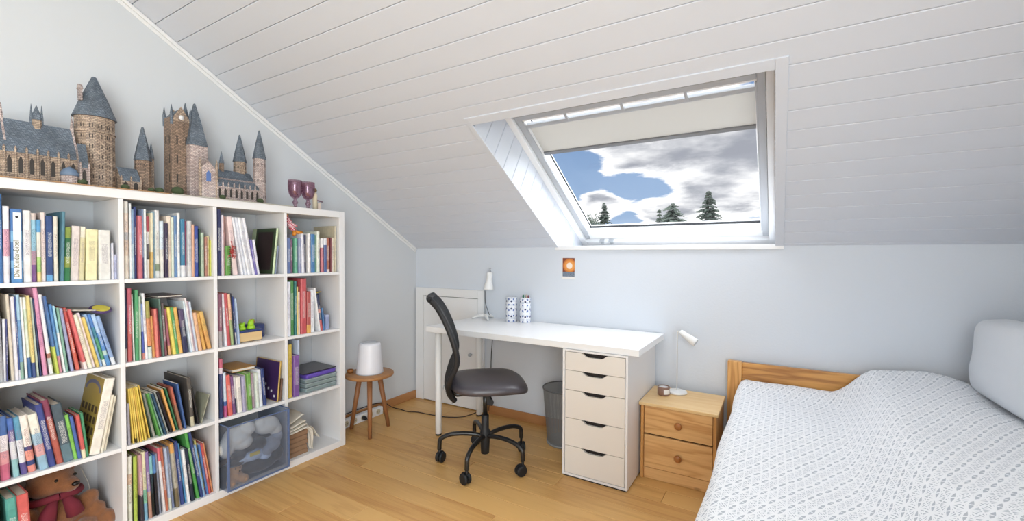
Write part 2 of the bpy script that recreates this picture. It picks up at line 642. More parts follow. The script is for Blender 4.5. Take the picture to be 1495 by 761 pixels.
k = 0
s = 0.9265 + PITCH_B * 2
while s > -0.6:
    g = 0.0012
    a, b_ = s - PITCH_B + g, min(s - g, SO1)
    if b_ > a + 0.01:
        pol = clip([(a, 0.0), (b_, 0.0), (b_, OFF + 0.03), (a, OFF + 0.03)], above_sill)
        if len(pol) > 2:
            for (xa, xb) in ((XO0 - 0.012, XO0), (XO1, XO1 + 0.012)):
                mb().prism([(p[0], -p[1]) for p in pol], 'x', xa, xb).build('reveal_board', M['board'], ce, bevel=0.002, seg=1)
    s -= PITCH_B
    k += 1
# head of the recess and its level sill
mb().box(XO0, XO1, SO1, SO1 + 0.012, -OFF - 0.03, 0.0).build('reveal_head', M['board'], ce)
struct(mb().box(XO0 - 0.012, XO1 + 0.012, -0.004, 0.5, H - 0.004, H + 0.004).build('trim_2', M['gloss_white'], bevel=0.002))

# trims round the recess, and the fillet along the left wall
tr = empty_struct('trim_1', SLOPE)
mb().box(XO0 - 0.026, XO0, -0.012, SO1 + 0.045, -0.002, 0.006).build('casing_left', M['board'], tr, bevel=0.002)
mb().box(XO1, XO1 + 0.040, -0.012, SO1 + 0.045, -0.002, 0.006).build('casing_right', M['board'], tr, bevel=0.002)
mb().box(XO0, XO1, SO1, SO1 + 0.045, -0.002, 0.006).build('casing_top', M['board'], tr, bevel=0.002)
struct(mb().box(XO0 - 0.026, XO1 + 0.04, -0.012, 0.0, H - 0.018, H + 0.010).build('trim_3', M['gloss_white'], bevel=0.002))
t4 = empty_struct('trim_4', SLOPE)
mb().box(0.0, 0.012, 0.0, S_END, 0.0015, 0.019).build('wall_fillet', M['gloss_white'], t4, bevel=0.003)
mb().box(0.0, 0.005, 0.0, S_END, 0.0195, 0.036).build('wall_moulding', M['gloss_white'], t4, bevel=0.002)

# baseboards
struct(mb().box(0.0, 0.012, YB, -0.012, 0.0, 0.065).build('baseboard_left', M['base_y'], bevel=0.003))
struct(mb().box(0.70, RW, -0.012, 0.0, 0.0, 0.065).build('baseboard_back', M['base'], bevel=0.003))

# knee-wall hatch: frame and flush door
ht = empty_struct('door_1')
pf = mb()
pf.box(0.014, 0.095, -0.022, -0.001, 0.001, 0.93).box(0.651, 0.704, -0.022, -0.001, 0.001, 0.93)
pf.box(0.095, 0.651, -0.022, -0.001, 0.866, 0.93)
pf.build('door_frame', M['gloss_white'], ht, bevel=0.0015)
mb().box(0.0985, 0.6475, -0.019, -0.004, 0.008, 0.862).build('door_panel', M['gloss_white'], ht, bevel=0.0015)
mb().box(0.0945, 0.6515, -0.0035, -0.001, 0.002, 0.868).build('door_shadow_gap', M['dark'], ht)
mb().lathe([(0.005, 0), (0.005, 0.014), (0.013, 0.018), (0.014, 0.026), (0.009, 0.031)], seg=16).build(
    'door_knob', M['alu'], ht, loc=(0.589, -0.019, 0.43), rot=(pi / 2, 0, 0))

# ------------------------------------------------------------------ skylight
wi = empty_struct('window_1', SLOPE)
FB, FT = -0.40, 1.14


def wbox(name, x0, x1, s0, s1, o0, o1, m_, bevel=0.002):
    return mb().box(x0, x1, s0, s1, -o1, -o0).build(name, m_, wi, bevel=bevel)


wbox('outer_frame', XO0, XO0 + 0.038, FB, FT, OFF, 0.40, M['frame_white'])
wbox('outer_frame', XO1 - 0.036, XO1 - 0.004, FB, FT, OFF - 0.005, 0.40, M['frame_white'])
wbox('outer_frame', XO0 + 0.038, XO1 - 0.036, FB, -0.315, OFF + 0.005, 0.40, M['frame_white'])
wbox('outer_frame', XO0 + 0.038, XO1 - 0.036, 0.99, FT, OFF, 0.40, M['frame_white'])
wbox('rubber_seal', XO1 - 0.0042, XO1 - 0.0005, -0.30, 1.02, OFF - 0.02, OFF + 0.03, M['black_gap'], 0)
# sash
wbox('sash_rail', XO0 + 0.040, XO1 - 0.038, -0.312, -0.243, 0.27, 0.35, M['frame_white'])
wbox('sash_rail', XO0 + 0.040, XO1 - 0.038, 0.885, 0.985, 0.27, 0.35, M['frame_white'])
wbox('sash_stile', XO0 + 0.040, XO0 + 0.083, -0.243, 0.885, 0.27, 0.35, M['frame_white'])
wbox('sash_stile', XO1 - 0.081, XO1 - 0.038, -0.243, 0.885, 0.27, 0.35, M['frame_white'])
GX0, GX1 = XO0 + 0.083, XO1 - 0.081
gk = mb()
gk.box(GX0, GX0 + 0.004, -0.243, 0.885, -0.336, -0.328).box(GX1 - 0.004, GX1, -0.243, 0.885, -0.336, -0.328)
gk.box(GX0, GX1, -0.243, -0.239, -0.336, -0.322).build('glazing_gasket', M['black_gap'], wi)
gl = bpy.data.materials.new('window_glass')
gl.use_nodes = True
t = NT(gl.node_tree)
tr_ = t.n('ShaderNodeBsdfTransparent')
gs = t.n('ShaderNodeBsdfGlossy')
gs.inputs['Roughness'].default_value = 0.02
fr = t.n('ShaderNodeFresnel')
fr.inputs['IOR'].default_value = 1.25
gm_ = t.n('ShaderNodeNewGeometry')
mx = t.n('ShaderNodeMixShader')
t.link(t.math('MULTIPLY', fr.outputs[0], t.math('SUBTRACT', 1.0, gm_.outputs['Backfacing'])), mx.inputs[0])
t.link(tr_.outputs[0], mx.inputs[1])
t.link(gs.outputs[0], mx.inputs[2])
ou = t.n('ShaderNodeOutputMaterial')
t.link(mx.outputs[0], ou.inputs[0])
wbox('glass_pane', GX0 + 0.0045, GX1 - 0.0045, -0.2385, 0.884, 0.332, 0.337, gl, 0)
# blind: side channels, head bar, roller cloth, bottom bar
wbox('blind_channel', XO0 + 0.041, XO0 + 0.073, -0.300, 0.985, 0.262, 0.270, M['alu'], 0.001)
wbox('blind_channel', XO1 - 0.071, XO1 - 0.039, -0.300, 0.985, 0.262, 0.270, M['alu'], 0.001)
wbox('blind_channel', XO0 + 0.073, XO0 + 0.080, -0.240, 0.885, 0.262, 0.30, M['alu'], 0.001)
wbox('blind_channel', XO1 - 0.078, XO1 - 0.071, -0.240, 0.885, 0.262, 0.30, M['alu'], 0.001)
wbox('blind_head_bar', XO0 + 0.045, XO1 - 0.072, 0.833, 0.858, 0.268, 0.292, M['alu'], 0.003)
wbox('blind_bottom_bar', GX0 - 0.004, GX1 + 0.003, 0.600, 0.624, 0.280, 0.298, M['dark_alu'], 0.003)
wbox('top_grip_bar', XO0 + 0.045, XO1 - 0.072, 0.905, 0.935, 0.255, 0.272, M['alu'], 0.003)
cl = bpy.data.materials.new('blind_cloth')
cl.use_nodes = True
t = NT(cl.node_tree)
df = t.n('ShaderNodeBsdfDiffuse')
df.inputs[0].default_value = srgb('d8d8d6')
tl = t.n('ShaderNodeBsdfTranslucent')
tl.inputs[0].default_value = srgb('b4b2ae')
mx = t.n('ShaderNodeMixShader')
mx.inputs[0].default_value = 0.62
t.link(df.outputs[0], mx.inputs[1])
t.link(tl.outputs[0], mx.inputs[2])
ou = t.n('ShaderNodeOutputMaterial')
t.link(mx.outputs[0], ou.inputs[0])
wbox('blind_cloth', GX0 - 0.002, GX1 + 0.001, 0.622, 0.836, 0.288, 0.2895, cl, 0)
for cx in (1.655, 1.955, 2.252):
    wbox('blind_clip', cx - 0.007, cx + 0.007, 0.850, 0.925, 0.258, 0.270, M['alu'], 0.001)
for cx in (1.487, 1.557):
    g_ = mb().box(cx - 0.017, cx + 0.017, -0.312, -0.305, -0.262, -0.236)
    g_.lathe([(0.013, 0), (0.011, 0.006), (0.005, 0.008)], c=(cx, -0.335, -0.246), seg=16)
    g_.build('latch', M['alu'], wi)

for (ya, yb_) in ((WY0 + 0.0605, -3.9805), (-3.9195, WY1 - 0.0605)):  # panes of the added side window
    mb().box(RW + 0.078, RW + 0.084, ya, yb_, WZ0 + 0.0605, WZ1 - 0.0605).build('glass_pane', gl, wn)

# ------------------------------------------------------------------ outdoors
gr = struct(mb().box(-1500, 1500, -1500, 1500, -6.2, -6.0).build('ground', M['grass']))


def needle_mat(name, c1, c2):
    return mat(name, c2, 0.9, noise_amt=0.45, noise_scale=3.0)


M['needle'] = needle_mat('conifer_needles', '', '59665a')
M['needle2'] = needle_mat('conifer_needles_pale', '', '6a7769')
M['bark'] = mat('bark', '4a4038', 0.9)


def conifer(name, label, x, y, top, w_, seed, m_, base=-6.0, dens=1.0, shape=1.0):
    rnd = random.Random(seed)
    t = thing(name, label, 'tree', (x, y, base))
    Ht = top - base
    mb().tube([(0, 0, 0), (0, 0, Ht * 0.6), (0.02, 0, Ht * 0.985)], [0.16, 0.09, 0.012], 7).build('trunk', M['bark'], t)
    f = mb()
    n = int(46 * dens)
    for i in range(n):
        k = (i + rnd.random()) / n
        z = Ht * (0.45 + 0.54 * k)
        R = w_ * ((1 - k) ** (0.75 * shape)) * rnd.uniform(0.7, 1.12) + 0.04
        for j in range(7):
            a = rnd.uniform(0, 2 * pi)
            L = R * rnd.uniform(0.6, 1.15)
            nb = 9
            for q in range(nb):
                u = (q + 0.5) / nb
                p0 = Vector((cos(a) * L * u, sin(a) * L * u, z - L * 0.22 * u * u + rnd.uniform(-.03, .03)))
                for side in (-1, 1):
                    aa = a + side * rnd.uniform(0.5, 1.1)
                    l2 = (0.16 + 0.22 * R) * (1.1 - u) * rnd.uniform(0.7, 1.3)
                    d = Vector((cos(aa), sin(aa), rnd.uniform(-.35, .15)))
                    nrm = d.cross(Vector((0, 0, 1))).normalized() * (0.055 + 0.03 * R)
                    p1 = p0 + d * l2
                    upv = Vector((0, 0, 0.08 + 0.03 * R))
                    f.add([p0 - nrm, p0 + nrm, p1, p0 + upv], [(0, 1, 2), (0, 2, 3), (1, 3, 2)])
    tag(f.build('foliage', m_, t), kind='stuff')
    return t


def at(az_px_dir, dist):
    return 2.63 + az_px_dir[0] * dist, -2.74 + az_px_dir[1] * dist


D = 42
conifer('conifer', 'tallest dark spruce at right behind the skylight glass', *at((-0.129, 0.99), D), 1.2 + 0.1385 * D / 0.99, 2.7, 3, M['needle'])
conifer('conifer', 'round-topped dense conifer left of the tallest spruce', *at((-0.199, 0.98), D + 9), 1.2 + 0.112 * (D + 9) / 0.98, 3.2, 5, M['needle2'], shape=0.55)
conifer('conifer', 'small pointed conifer touching the left side of the round-topped one', *at((-0.226, 0.974), D - 4), 1.2 + 0.100 * (D - 4) / 0.97, 1.1, 8, M['needle2'], dens=0.7)
conifer('conifer', 'lone narrow conifer at the far left corner of the skylight', *at((-0.338, 0.94), D), 1.2 + 0.1125 * D / 0.94, 1.5, 11, M['needle'], shape=0.9)
rnd = random.Random(4)
bt = thing('leafy_tree', 'loose pale leafy tree beside the lone narrow conifer', 'tree', (*at((-0.362, 0.932), D + 8), -6.0))
br, lf = mb(), mb()
for i in range(26):
    a, r_ = rnd.uniform(0, 2 * pi), rnd.uniform(0.2, 1.5)
    z1 = 6 + 1.2 + 0.1 * (D + 8) - 0.3 - r_ * 0.9 + rnd.uniform(-.6, .6)
    p0, p1 = Vector((0, 0, z1 - 2.2)), Vector((cos(a) * r_, sin(a) * r_, z1))
    br.tube([p0, (p0 + p1) / 2 + Vector((0, 0, 0.2)), p1], [0.05, 0.03, 0.01], 5)
    for q in range(60):
        c = p0.lerp(p1, rnd.uniform(.3, 1.1)) + Vector([rnd.gauss(0, .18) for _ in range(3)])
        d = Vector([rnd.uniform(-1, 1) for _ in range(3)]).normalized() * 0.09
        e = d.orthogonal().normalized() * 0.05
        lf.add([c - d, c + e, c + d, c - e], [(0, 1, 2, 3)])
mb().tube([(0, 0, 0), (0.1, 0, 4), (0, 0, 8.5)], [0.2, 0.14, 0.06], 8).build('trunk', M['bark'], bt)
br.build('branches', M['bark'], bt)
tag(lf.build('foliage', M['needle2'], bt), kind='stuff')

# (spine y, thickness, height, lean, look, bands) per compartment: A-D columns, 1-4 rows
BOOKS={
 'A1':[
  (-2.3469,0.0151,0.3139,0,'tall blue','1a6fb5'),
  (-2.329,0.0147,0.2726,0,'white and pink','f0e8ea,.35:e8a8b8,.7:f2ecec'),
  (-2.3116,0.0273,0.2645,0,'blue patterned picture bible with white title panel','3b86c2,.2:79b3dc,.3:3076b8,.55:6fb0dc,.7:2f6fb4'),
  (-2.2814,0.0197,0.2622,0,'thick white','ece8e6'),
  (-2.2604,0.0124,0.2544,0,'sky blue and purple','7a4a8c,.25:b98a9c,.45:8fc4d8,.9:d8c8c0'),
  (-2.2468,0.01,0.2303,0,'slim with green and blue bands','ead07a,.15:a5d06a,.4:e3e0d2,.8:3b97cc'),
  (-2.2355,0.0119,0.2588,0,'cream pink','e8d6cf'),
  (-2.2224,0.0183,0.2475,0,'dark blue with pale blue foot','4a9cd0,.1:1d4482'),
  (-2.2018,0.0114,0.2467,0,'slim cream','ebe2cf'),
  (-2.1873,0.0088,0.2666,-0.0259,'slim teal','4a8296'),
  (-2.1771,0.0164,0.207,-0.0256,'dark green with gold patches','1f7a44,.25:8a9a2c,.45:1f6b3a,.8:86992a'),
  (-2.1584,0.0235,0.2134,-0.0298,'thick pale pink','e4d6d0'),
  (-2.1336,0.0152,0.2124,-0.0349,'beige','d9cfa0,.8:e8e2cc'),
  (-2.115,0.0337,0.2024,-0.0215,'glossy pale yellow','efe6ae'),
  (-2.0766,0.0351,0.2013,0,'thick off-white','e4e2dc'),
  (-2.0392,0.006,0.1501,0,'slim lilac white','d9dbe8'),
  (-2.0317,0.0114,0.1023,0,'short lavender','b9bede'),
 ],
 'A2':[
  (-2.3469,0.0131,0.2498,0.0242,'grey','b4b6b8'),
  (-2.3334,0.0068,0.223,0,'short white','eaeaf0'),
  (-2.3262,0.003,0.222,0,'slim navy','454a86'),
  (-2.3147,0.0076,0.3098,0.0363,'beige','dccfb8'),
  (-2.3067,0.0077,0.3015,0.0303,'lilac white','e2dfe8'),
  (-2.2981,0.0039,0.3008,0.032,'navy with white letters','d8d8e0,.12:26458f'),
  (-2.2938,0.0084,0.3077,0.0308,'pale blue green','8ab0a0,.2:5f93c4,.7:9cc4dc'),
  (-2.2824,0.0066,0.2972,0.0396,'slim white','eef0f0'),
  (-2.2743,0.0097,0.2966,0.0431,'white with green and blue foot','2f6aa8,.25:dfe8dc,.6:cfe0d0,.85:eef2ee'),
  (-2.264,0.0074,0.303,0.0439,'pale yellow with navy foot','2d4a86,.18:e4cc74'),
  (-2.2538,0.0068,0.2949,0.0519,'slim pale green','cfdcc8'),
  (-2.2444,0.0039,0.2894,0.0598,'slim dark blue','2a3c66'),
  (-2.2361,0.0113,0.3311,0.0734,'tall pink','dd8cb4'),
  (-2.2184,0.0107,0.3042,0.0931,'white with a small badge','f0efee,.12:c9d4d0,.2:a86a5c,.26:f2f0f0'),
  (-2.2025,0.0064,0.2987,0.1087,'blue with lime foot','c2d23c,.35:2f6fae,.8:2a5fa2'),
  (-2.1957,0.0095,0.2661,0.0978,'pale blue with pink foot','d88a9a,.25:5aa0d0,.6:4088c8'),
  (-2.1829,0.0057,0.2602,0.1089,'slim white and aqua','e6eef0,.6:9ad0e4'),
  (-2.1767,0.0074,0.2508,0.0955,'pale green','7fb09a'),
  (-2.1629,0.0085,0.2483,0.1195,'lavender grey','9a9ec4'),
  (-2.1466,0.0115,0.2488,0.149,'red orange','d8502c,.5:c83c34'),
  (-2.1255,0.0092,0.2443,0.1859,'coral red with white foot','f2e2dc,.12:dc4c50'),
  (-2.1134,0.0141,0.2215,0.1963,'cream patterned','f0ead0'),
  (-2.098,0.0086,0.2278,0.1988,'slim pale lilac','f0e2ea'),
  (-2.0874,0.0079,0.2099,0.2055,'yellow','e2c450'),
  (-2.0786,0.0097,0.22,0.207,'pale blue','90b8e4'),
  (-2.0667,0.0081,0.2203,0.2143,'blue and green','e4e8e2,.12:4aa070,.55:2f86a0,.75:2878c8'),
  (-2.0579,0.0116,0.2176,0.2151,'bright blue with white patches','2c86c8,.2:b8d8d0,.3:2a7cc8,.65:a8c8ec'),
  (-2.0421,0.0118,0.211,0.231,'powder blue','e0e6ee,.15:86a8d8'),
 ],
 'A3':[
  (-2.345,0.0223,0.23,0.0345,'blue topped red and white','c64a72,.25:d88a90,.45:ece4e4,.7:2c62a8'),
  (-2.3148,0.0145,0.2184,0.0687,'blue topped','8cc4c8,.3:cfd0d8,.6:6a5a9a,.8:2a62b4'),
  (-2.2953,0.0156,0.2171,0.0897,'teal topped white','5a4a92,.2:e4e4e8,.6:4a98b8'),
  (-2.277,0.0192,0.2168,0.0998,'white coral and navy striped','e07a66,.12:2c3c7c,.2:e88a74,.38:2c3c7c,.45:f0e4da'),
  (-2.2501,0.0221,0.2181,0.1329,'cream with pale blue picture','8cb8d0,.25:d89a9a,.45:9cc0d4,.65:eee8d8'),
  (-2.2257,0.0184,0.2473,0.1406,'thick navy with white letters','2a3c8c'),
  (-2.2032,0.0188,0.2584,0.1546,'maroon and rust','b84830,.7:8a2f52'),
  (-2.1838,0.0274,0.234,0.1414,'thick slate','5c7c88,.3:4a5c68'),
  (-2.1557,0.0104,0.1846,0.1393,'lime green','7cc83c'),
  (-2.1448,0.0099,0.174,0.1331,'blue','2a5cae'),
  (-2.1345,0.01,0.1763,0.1053,'red with cream foot','e8ddb8,.2:d23c34'),
  (-2.124,0.0092,0.1796,0.0881,'green','3f9c6c'),
  (-2.1149,0.0307,0.2994,-0.1716,'thick cream','efe9dc'),
  (-2.0814,0.0093,0.2278,-0.1606,'slim cream','e8e0c8'),
  (-2.0715,0.0097,0.2192,-0.1642,'second slim cream','e4dcc4'),
 ],
 'A4':[
  (-2.3251,0.0261,0.2829,0.0446,'teal','e8e8e0,.06:3f9c90,.85:48a598'),
  (-2.2969,0.0287,0.2821,0.0467,'red','e6dcd0,.04:d23a32'),
 ],
 'B1':[
  (-1.9972,0.0151,0.3255,0,'cream patterned','e8dcc8,.3:e0c8b0,.5:c8c8c4,.6:e8d4c0,.85:e6e2d8'),
  (-1.9771,0.0064,0.3189,0,'slim white','e8ecec'),
  (-1.9699,0.0082,0.2937,0,'pale blue grey','a8c0cc,.5:7c9cc0'),
  (-1.9602,0.0076,0.3063,0,'navy','2c3f7c'),
  (-1.951,0.0135,0.2692,0,'rose red','c85a68'),
  (-1.9364,0.0047,0.2969,0,'slim dark lilac','3c3c74,.3:8a9cc0'),
  (-1.9306,0.0071,0.2975,0,'slim white','e6eeee'),
  (-1.9219,0.0127,0.2686,0,'white with crimson top','eee8e4,.3:5a5a5a,.55:ece8e8,.75:b02c44'),
  (-1.9081,0.008,0.2846,0,'cream and ochre','d0a850,.4:e6dcb8'),
  (-1.899,0.0103,0.2914,0,'pale sky blue','9cc0d0'),
  (-1.8871,0.0156,0.2985,0,'thick white','dfe0dc,.1:8a9a7c,.2:e4e2d8,.7:ece8e6'),
  (-1.8704,0.012,0.2515,0,'white and pale blue','e6e4dc,.5:d4e2ee'),
  (-1.8567,0.0114,0.2433,0,'dark aubergine','3a2c4c'),
  (-1.8436,0.0144,0.2766,0,'peach cream','f0dcc8'),
  (-1.8282,0.0086,0.2732,0,'slim pale green','dfe8d4'),
  (-1.8184,0.0118,0.28,0,'steel blue','5a84b4'),
  (-1.8049,0.0101,0.2937,0,'white','f0f0ee'),
  (-1.7935,0.0148,0.2664,0,'teal with white foot','e8e8ea,.2:1c7ca4'),
  (-1.7775,0.0069,0.2581,0,'slim magenta','e4dce4,.2:b43c6c'),
  (-1.7695,0.0165,0.2587,0,'light grey','dcd8d6,.2:cfcfd0'),
  (-1.7517,0.0098,0.244,0,'apricot','dfa684'),
  (-1.7401,0.0178,0.2384,0,'royal blue','1c3fa0'),
  (-1.7214,0.005,0.2265,0,'slim bottle green','2a4c34'),
  (-1.7149,0.0138,0.2074,0,'pale mint','b8ccb0'),
  (-1.6978,0.0111,0.1886,0,'terracotta','b07460'),
  (-1.6857,0.0116,0.1924,0,'cream yellow','f0dc9c'),
  (-1.6731,0.0049,0.1731,0,'slim lime','d0d43c'),
 ],
 'B2':[
  (-1.997,0.0067,0.3072,0,'slate grey','d0cac8,.18:3c4464'),
  (-1.9877,0.0129,0.3108,0,'rose red','c84a48,.5:c24a5e'),
  (-1.9682,0.0054,0.2855,0.0214,'slim white','e8ece4'),
  (-1.9624,0.0109,0.3024,0,'grass green','46a468'),
  (-1.9511,0.0042,0.2751,0,'slim pale green','bcd8bc'),
  (-1.9397,0.007,0.2425,0.0282,'blue with white title','d07a6c,.12:2c4ab0,.5:aab8e0,.8:7a92cc'),
  (-1.93,0.0101,0.2863,0.0373,'tall white','f0eef0'),
  (-1.9195,0.0126,0.251,0.0344,'orange with olive top','d8e4dc,.2:20302c,.22:e08a4c,.7:a8a048'),
  (-1.9035,0.011,0.1856,0.0498,'amber','e0a040'),
  (-1.8921,0.0092,0.214,0.0414,'salmon','e06a5c'),
  (-1.8785,0.0095,0.2149,0.0601,'crimson','c02c44'),
  (-1.8686,0.0064,0.2578,0.0558,'slim grey green','5c7c70'),
  (-1.8618,0.0115,0.2384,0.0439,'mottled maroon','8a4c5c,.5:6a5c5c'),
  (-1.8416,0.0093,0.2107,0.0832,'slim pink and orange','e0a060,.2:a8586c'),
  (-1.8264,0.0113,0.2167,0.1089,'bright yellow','ecd840'),
  (-1.8146,0.0107,0.215,0.1029,'leaf green','4ca04c'),
  (-1.803,0.0157,0.2135,0.1054,'golden yellow','ecb030'),
  (-1.7868,0.0187,0.2013,0.0906,'dark violet','2c3058,.6:5c4c70'),
  (-1.7604,0.007,0.2423,0.1259,'slim ice blue','cfe0ec'),
  (-1.753,0.0071,0.2542,0.1237,'slim brown backed white','e8e0e0'),
  (-1.7453,0.0081,0.2405,0.1245,'slim magenta and white','d8b8c4'),
  (-1.7366,0.008,0.2364,0.1246,'slim blue white','c8d4e4'),
  (-1.7271,0.0124,0.1829,0.1306,'white and orange','e8b080'),
  (-1.7075,0.0138,0.1794,0.1675,'marigold','e4a82c'),
  (-1.6879,0.0153,0.1856,0.1955,'amber patterned','dc9c34,.5:e0b040'),
 ],
 'B3':[
  (-1.9935,0.0086,0.1759,0.0213,'slim lilac grey','a8a4b0'),
  (-1.9772,0.0047,0.2389,0.0628,'yellow spined magazine nearest the left panel','e8c41c'),
  (-1.9692,0.0048,0.2393,0.0747,'yellow spined magazine with a dark stripe at the foot','4a3c14,.08:e4c018'),
  (-1.9611,0.0048,0.2397,0.0867,'pale yellow spined magazine','eed44c'),
  (-1.9529,0.0048,0.2401,0.0988,'golden yellow spined magazine','dcb010'),
  (-1.9447,0.0049,0.2406,0.111,'lemon spined magazine','f0d82c'),
  (-1.9366,0.0049,0.2425,0.1225,'yellow spined magazine in the middle of the yellow row','e6c61e'),
  (-1.9285,0.0049,0.2445,0.134,'yellow spined magazine with a worn white top','e8cc24,.94:f0ead8'),
  (-1.92,0.005,0.2451,0.1463,'yellow spined magazine next to the dark ones','e6bc10'),
  (-1.9094,0.0044,0.2028,0.1717,'slim black and green','2c4438'),
  (-1.9035,0.0092,0.204,0.1767,'mid grey','a8a498,.3:8c8c84'),
  (-1.8871,0.0072,0.2059,0.2086,'green striped','4a9c3c'),
  (-1.8747,0.0062,0.2046,0.2308,'pale sea green','8cbca4'),
  (-1.865,0.0066,0.2024,0.2409,'petrol blue','1f4c6c'),
  (-1.8533,0.0065,0.2015,0.2335,'light grey','b8bcb4'),
  (-1.8417,0.0074,0.2035,0.2524,'black','28242c'),
  (-1.8287,0.0084,0.2083,0.2244,'orange and yellow','e8a030'),
  (-1.8142,0.0047,0.2088,0.2206,'slim dark green','2c7c50'),
  (-1.8055,0.009,0.2096,0.1875,'rust and brown','a06848,.6:b85030'),
  (-1.7874,0.0071,0.2171,0.1429,'blue','2a5ca0'),
  (-1.7636,0.0171,0.2311,0.068,'tall charcoal covered','c8c0a0,.2:5a544e'),
  (-1.732,0.007,0.1833,0.1445,'slim black','26262a'),
  (-1.7199,0.0042,0.1328,-0.2535,'olive grey','9c9c84'),
 ],
 'B4':[
  (-1.9967,0.0153,0.2996,0,'cream with faint orange patch','e6e8d4,.6:e8c8a8,.75:eceadc'),
  (-1.9805,0.0045,0.2933,0,'slim dark green','2c3c20'),
  (-1.9748,0.0135,0.291,0,'lime green','b4cc2c'),
  (-1.9547,0.0115,0.2949,0.0212,'dusky pink and black','3c3440,.4:c08a94'),
  (-1.9406,0.0116,0.3022,0.0288,'aqua and cream','6ca8c8,.25:7cc09c,.45:e4dcb0'),
  (-1.9246,0.0118,0.2982,0.0419,'violet and salmon','c08a74,.4:8a6aa8'),
  (-1.9124,0.012,0.2737,0.0386,'teal topped black','1c2424,.7:7cc0c4'),
  (-1.8973,0.0098,0.272,0.0487,'blue topped black','20202c,.7:2c74b8'),
  (-1.887,0.0092,0.2733,0.0491,'grey blue','8c94a8'),
  (-1.8715,0.0089,0.2966,0.0703,'white with a pink top','e8e0e0,.8:e04c64'),
  (-1.8622,0.0118,0.2954,0.0698,'rust','bc5c34'),
  (-1.85,0.0081,0.2891,0.0647,'pale blue patterned','cfd8c8,.2:a8bcd8'),
  (-1.84,0.0132,0.2858,0.0699,'lavender blue','8c9cc8'),
  (-1.8242,0.0129,0.3013,0.0773,'orange topped beige','7a6c4c,.3:b8b09c,.85:e09c28'),
  (-1.81,0.0062,0.2909,0.0799,'slim white','dcdce4'),
  (-1.8028,0.012,0.3011,0.0819,'navy','24408c'),
  (-1.7854,0.0056,0.2882,0.0994,'slim cyan','2c8cc0'),
  (-1.7794,0.0102,0.2574,0.0891,'white','f0f2f4'),
  (-1.7644,0.0128,0.2579,0.1059,'black blue','202c44'),
  (-1.7413,0.0124,0.3326,0.1434,'tall green','40a43c'),
  (-1.7259,0.0105,0.3301,0.1507,'tall navy','1c3c80'),
  (-1.7149,0.008,0.2624,0.1464,'powder blue','80b0d8'),
  (-1.7059,0.0067,0.2795,0.1483,'yellow with red foot','c83c34,.12:e0d460'),
  (-1.6987,0.0073,0.2568,0.1356,'slim mid blue','3c70b4'),
  (-1.6909,0.0112,0.2563,0.1336,'bright red','cc2c28'),
  (-1.6759,0.0064,0.2563,0.1467,'slim orange','d07c3c'),
 ],
 'C1':[
  (-1.6417,0.0182,0.3255,0,'navy','2a2f62'),
  (-1.6225,0.0077,0.2987,0,'pinkish white','e8d8e0'),
  (-1.6135,0.0075,0.2931,0,'slim salmon pink','dca8a0'),
  (-1.6045,0.023,0.1481,0,'green spiral bound','5a9c2c'),
  (-1.5671,0.0222,0.295,0.0936,'pale pink','f0d4d0'),
  (-1.5267,0.0111,0.2944,0.1535,'white document folder beside the pink one','eeeef2'),
  (-1.5139,0.0113,0.2945,0.1574,'white document folder with bluish spine','dfe2ec'),
  (-1.501,0.0114,0.2949,0.1611,'pure white document folder in the middle of five','f4f4f6'),
  (-1.4879,0.0115,0.295,0.1651,'white document folder with a faint grey mark','e6e6ea'),
  (-1.4747,0.0113,0.2955,0.1689,'white document folder before the violet book','f0eef4'),
  (-1.4628,0.0108,0.1839,0.1555,'slim violet','6a5cb0'),
  (-1.4516,0.0122,0.1839,0.1347,'short white','f0eef6'),
  (-1.3773,0.0119,0.249,-0.1067,'dark framed green edged','cfe4b4'),
  (-1.3559,0.0085,0.1533,-0.1138,'slim grey','8c98b4'),
 ],
 'D1':[
  (-1.2926,0.0234,0.2004,0,'blue grey','5c74b0'),
  (-1.2668,0.0137,0.1936,0,'slim plum','7a5070'),
  (-1.2446,0.018,0.1983,0,'mint green','5cb48c'),
  (-1.2249,0.0149,0.199,0,'lilac','8c94b8'),
  (-1.2053,0.0164,0.2249,0.0214,'white','e4e2ec'),
  (-1.1885,0.0166,0.22,0,'navy and brown','3c3c60'),
  (-1.1673,0.0169,0.2288,0,'clean white','f0ecea'),
  (-1.1479,0.0237,0.2258,0,'strong blue','1c74b4'),
  (-1.1225,0.0107,0.2229,0,'slim green','5c9c84'),
  (-1.11,0.0171,0.2437,0,'tall cream','e8ecd8'),
  (-1.0903,0.0114,0.1998,0,'slim blue with white top','5a84b4,.72:eeeaea'),
  (-1.0772,0.0156,0.2044,0,'slim red with white top','cc6068,.72:eeeaea'),
  (-1.0602,0.0177,0.205,0,'blue and white topped','34589c,.8:e8e8ee'),
  (-1.0398,0.0245,0.2099,0,'terracotta','f0dcd4,.08:b8603c'),
  (-1.0135,0.0091,0.2109,0,'slim dark red','7c2c34'),
  (-1.0025,0.0159,0.2113,0,'cream','e8dcc4'),
  (-0.9847,0.0112,0.2836,0,'tall slim beige','cbbfa0'),
 ],
 'C2':[
  (-1.6408,0.0158,0.2606,0,'burgundy and grey','b0a8a8,.3:8a4c64'),
  (-1.6093,0.0103,0.2607,0.0586,'white','eeeaf0'),
  (-1.5982,0.0147,0.2632,0.0599,'bright red','c0303c'),
  (-1.5819,0.012,0.2586,0.0646,'peach and green','a0b878,.5:f0b890'),
  (-1.5678,0.0069,0.2612,0.0709,'slim black','22283c'),
  (-1.5605,0.0093,0.243,0.0617,'navy with white foot','e0d8d8,.25:1f3c8c'),
  (-1.5479,0.0073,0.2321,0.0741,'slim pale blue','a8c0e0'),
 ],
 'D2':[
  (-1.291,0.0196,0.3035,0,'white','e8e8f4'),
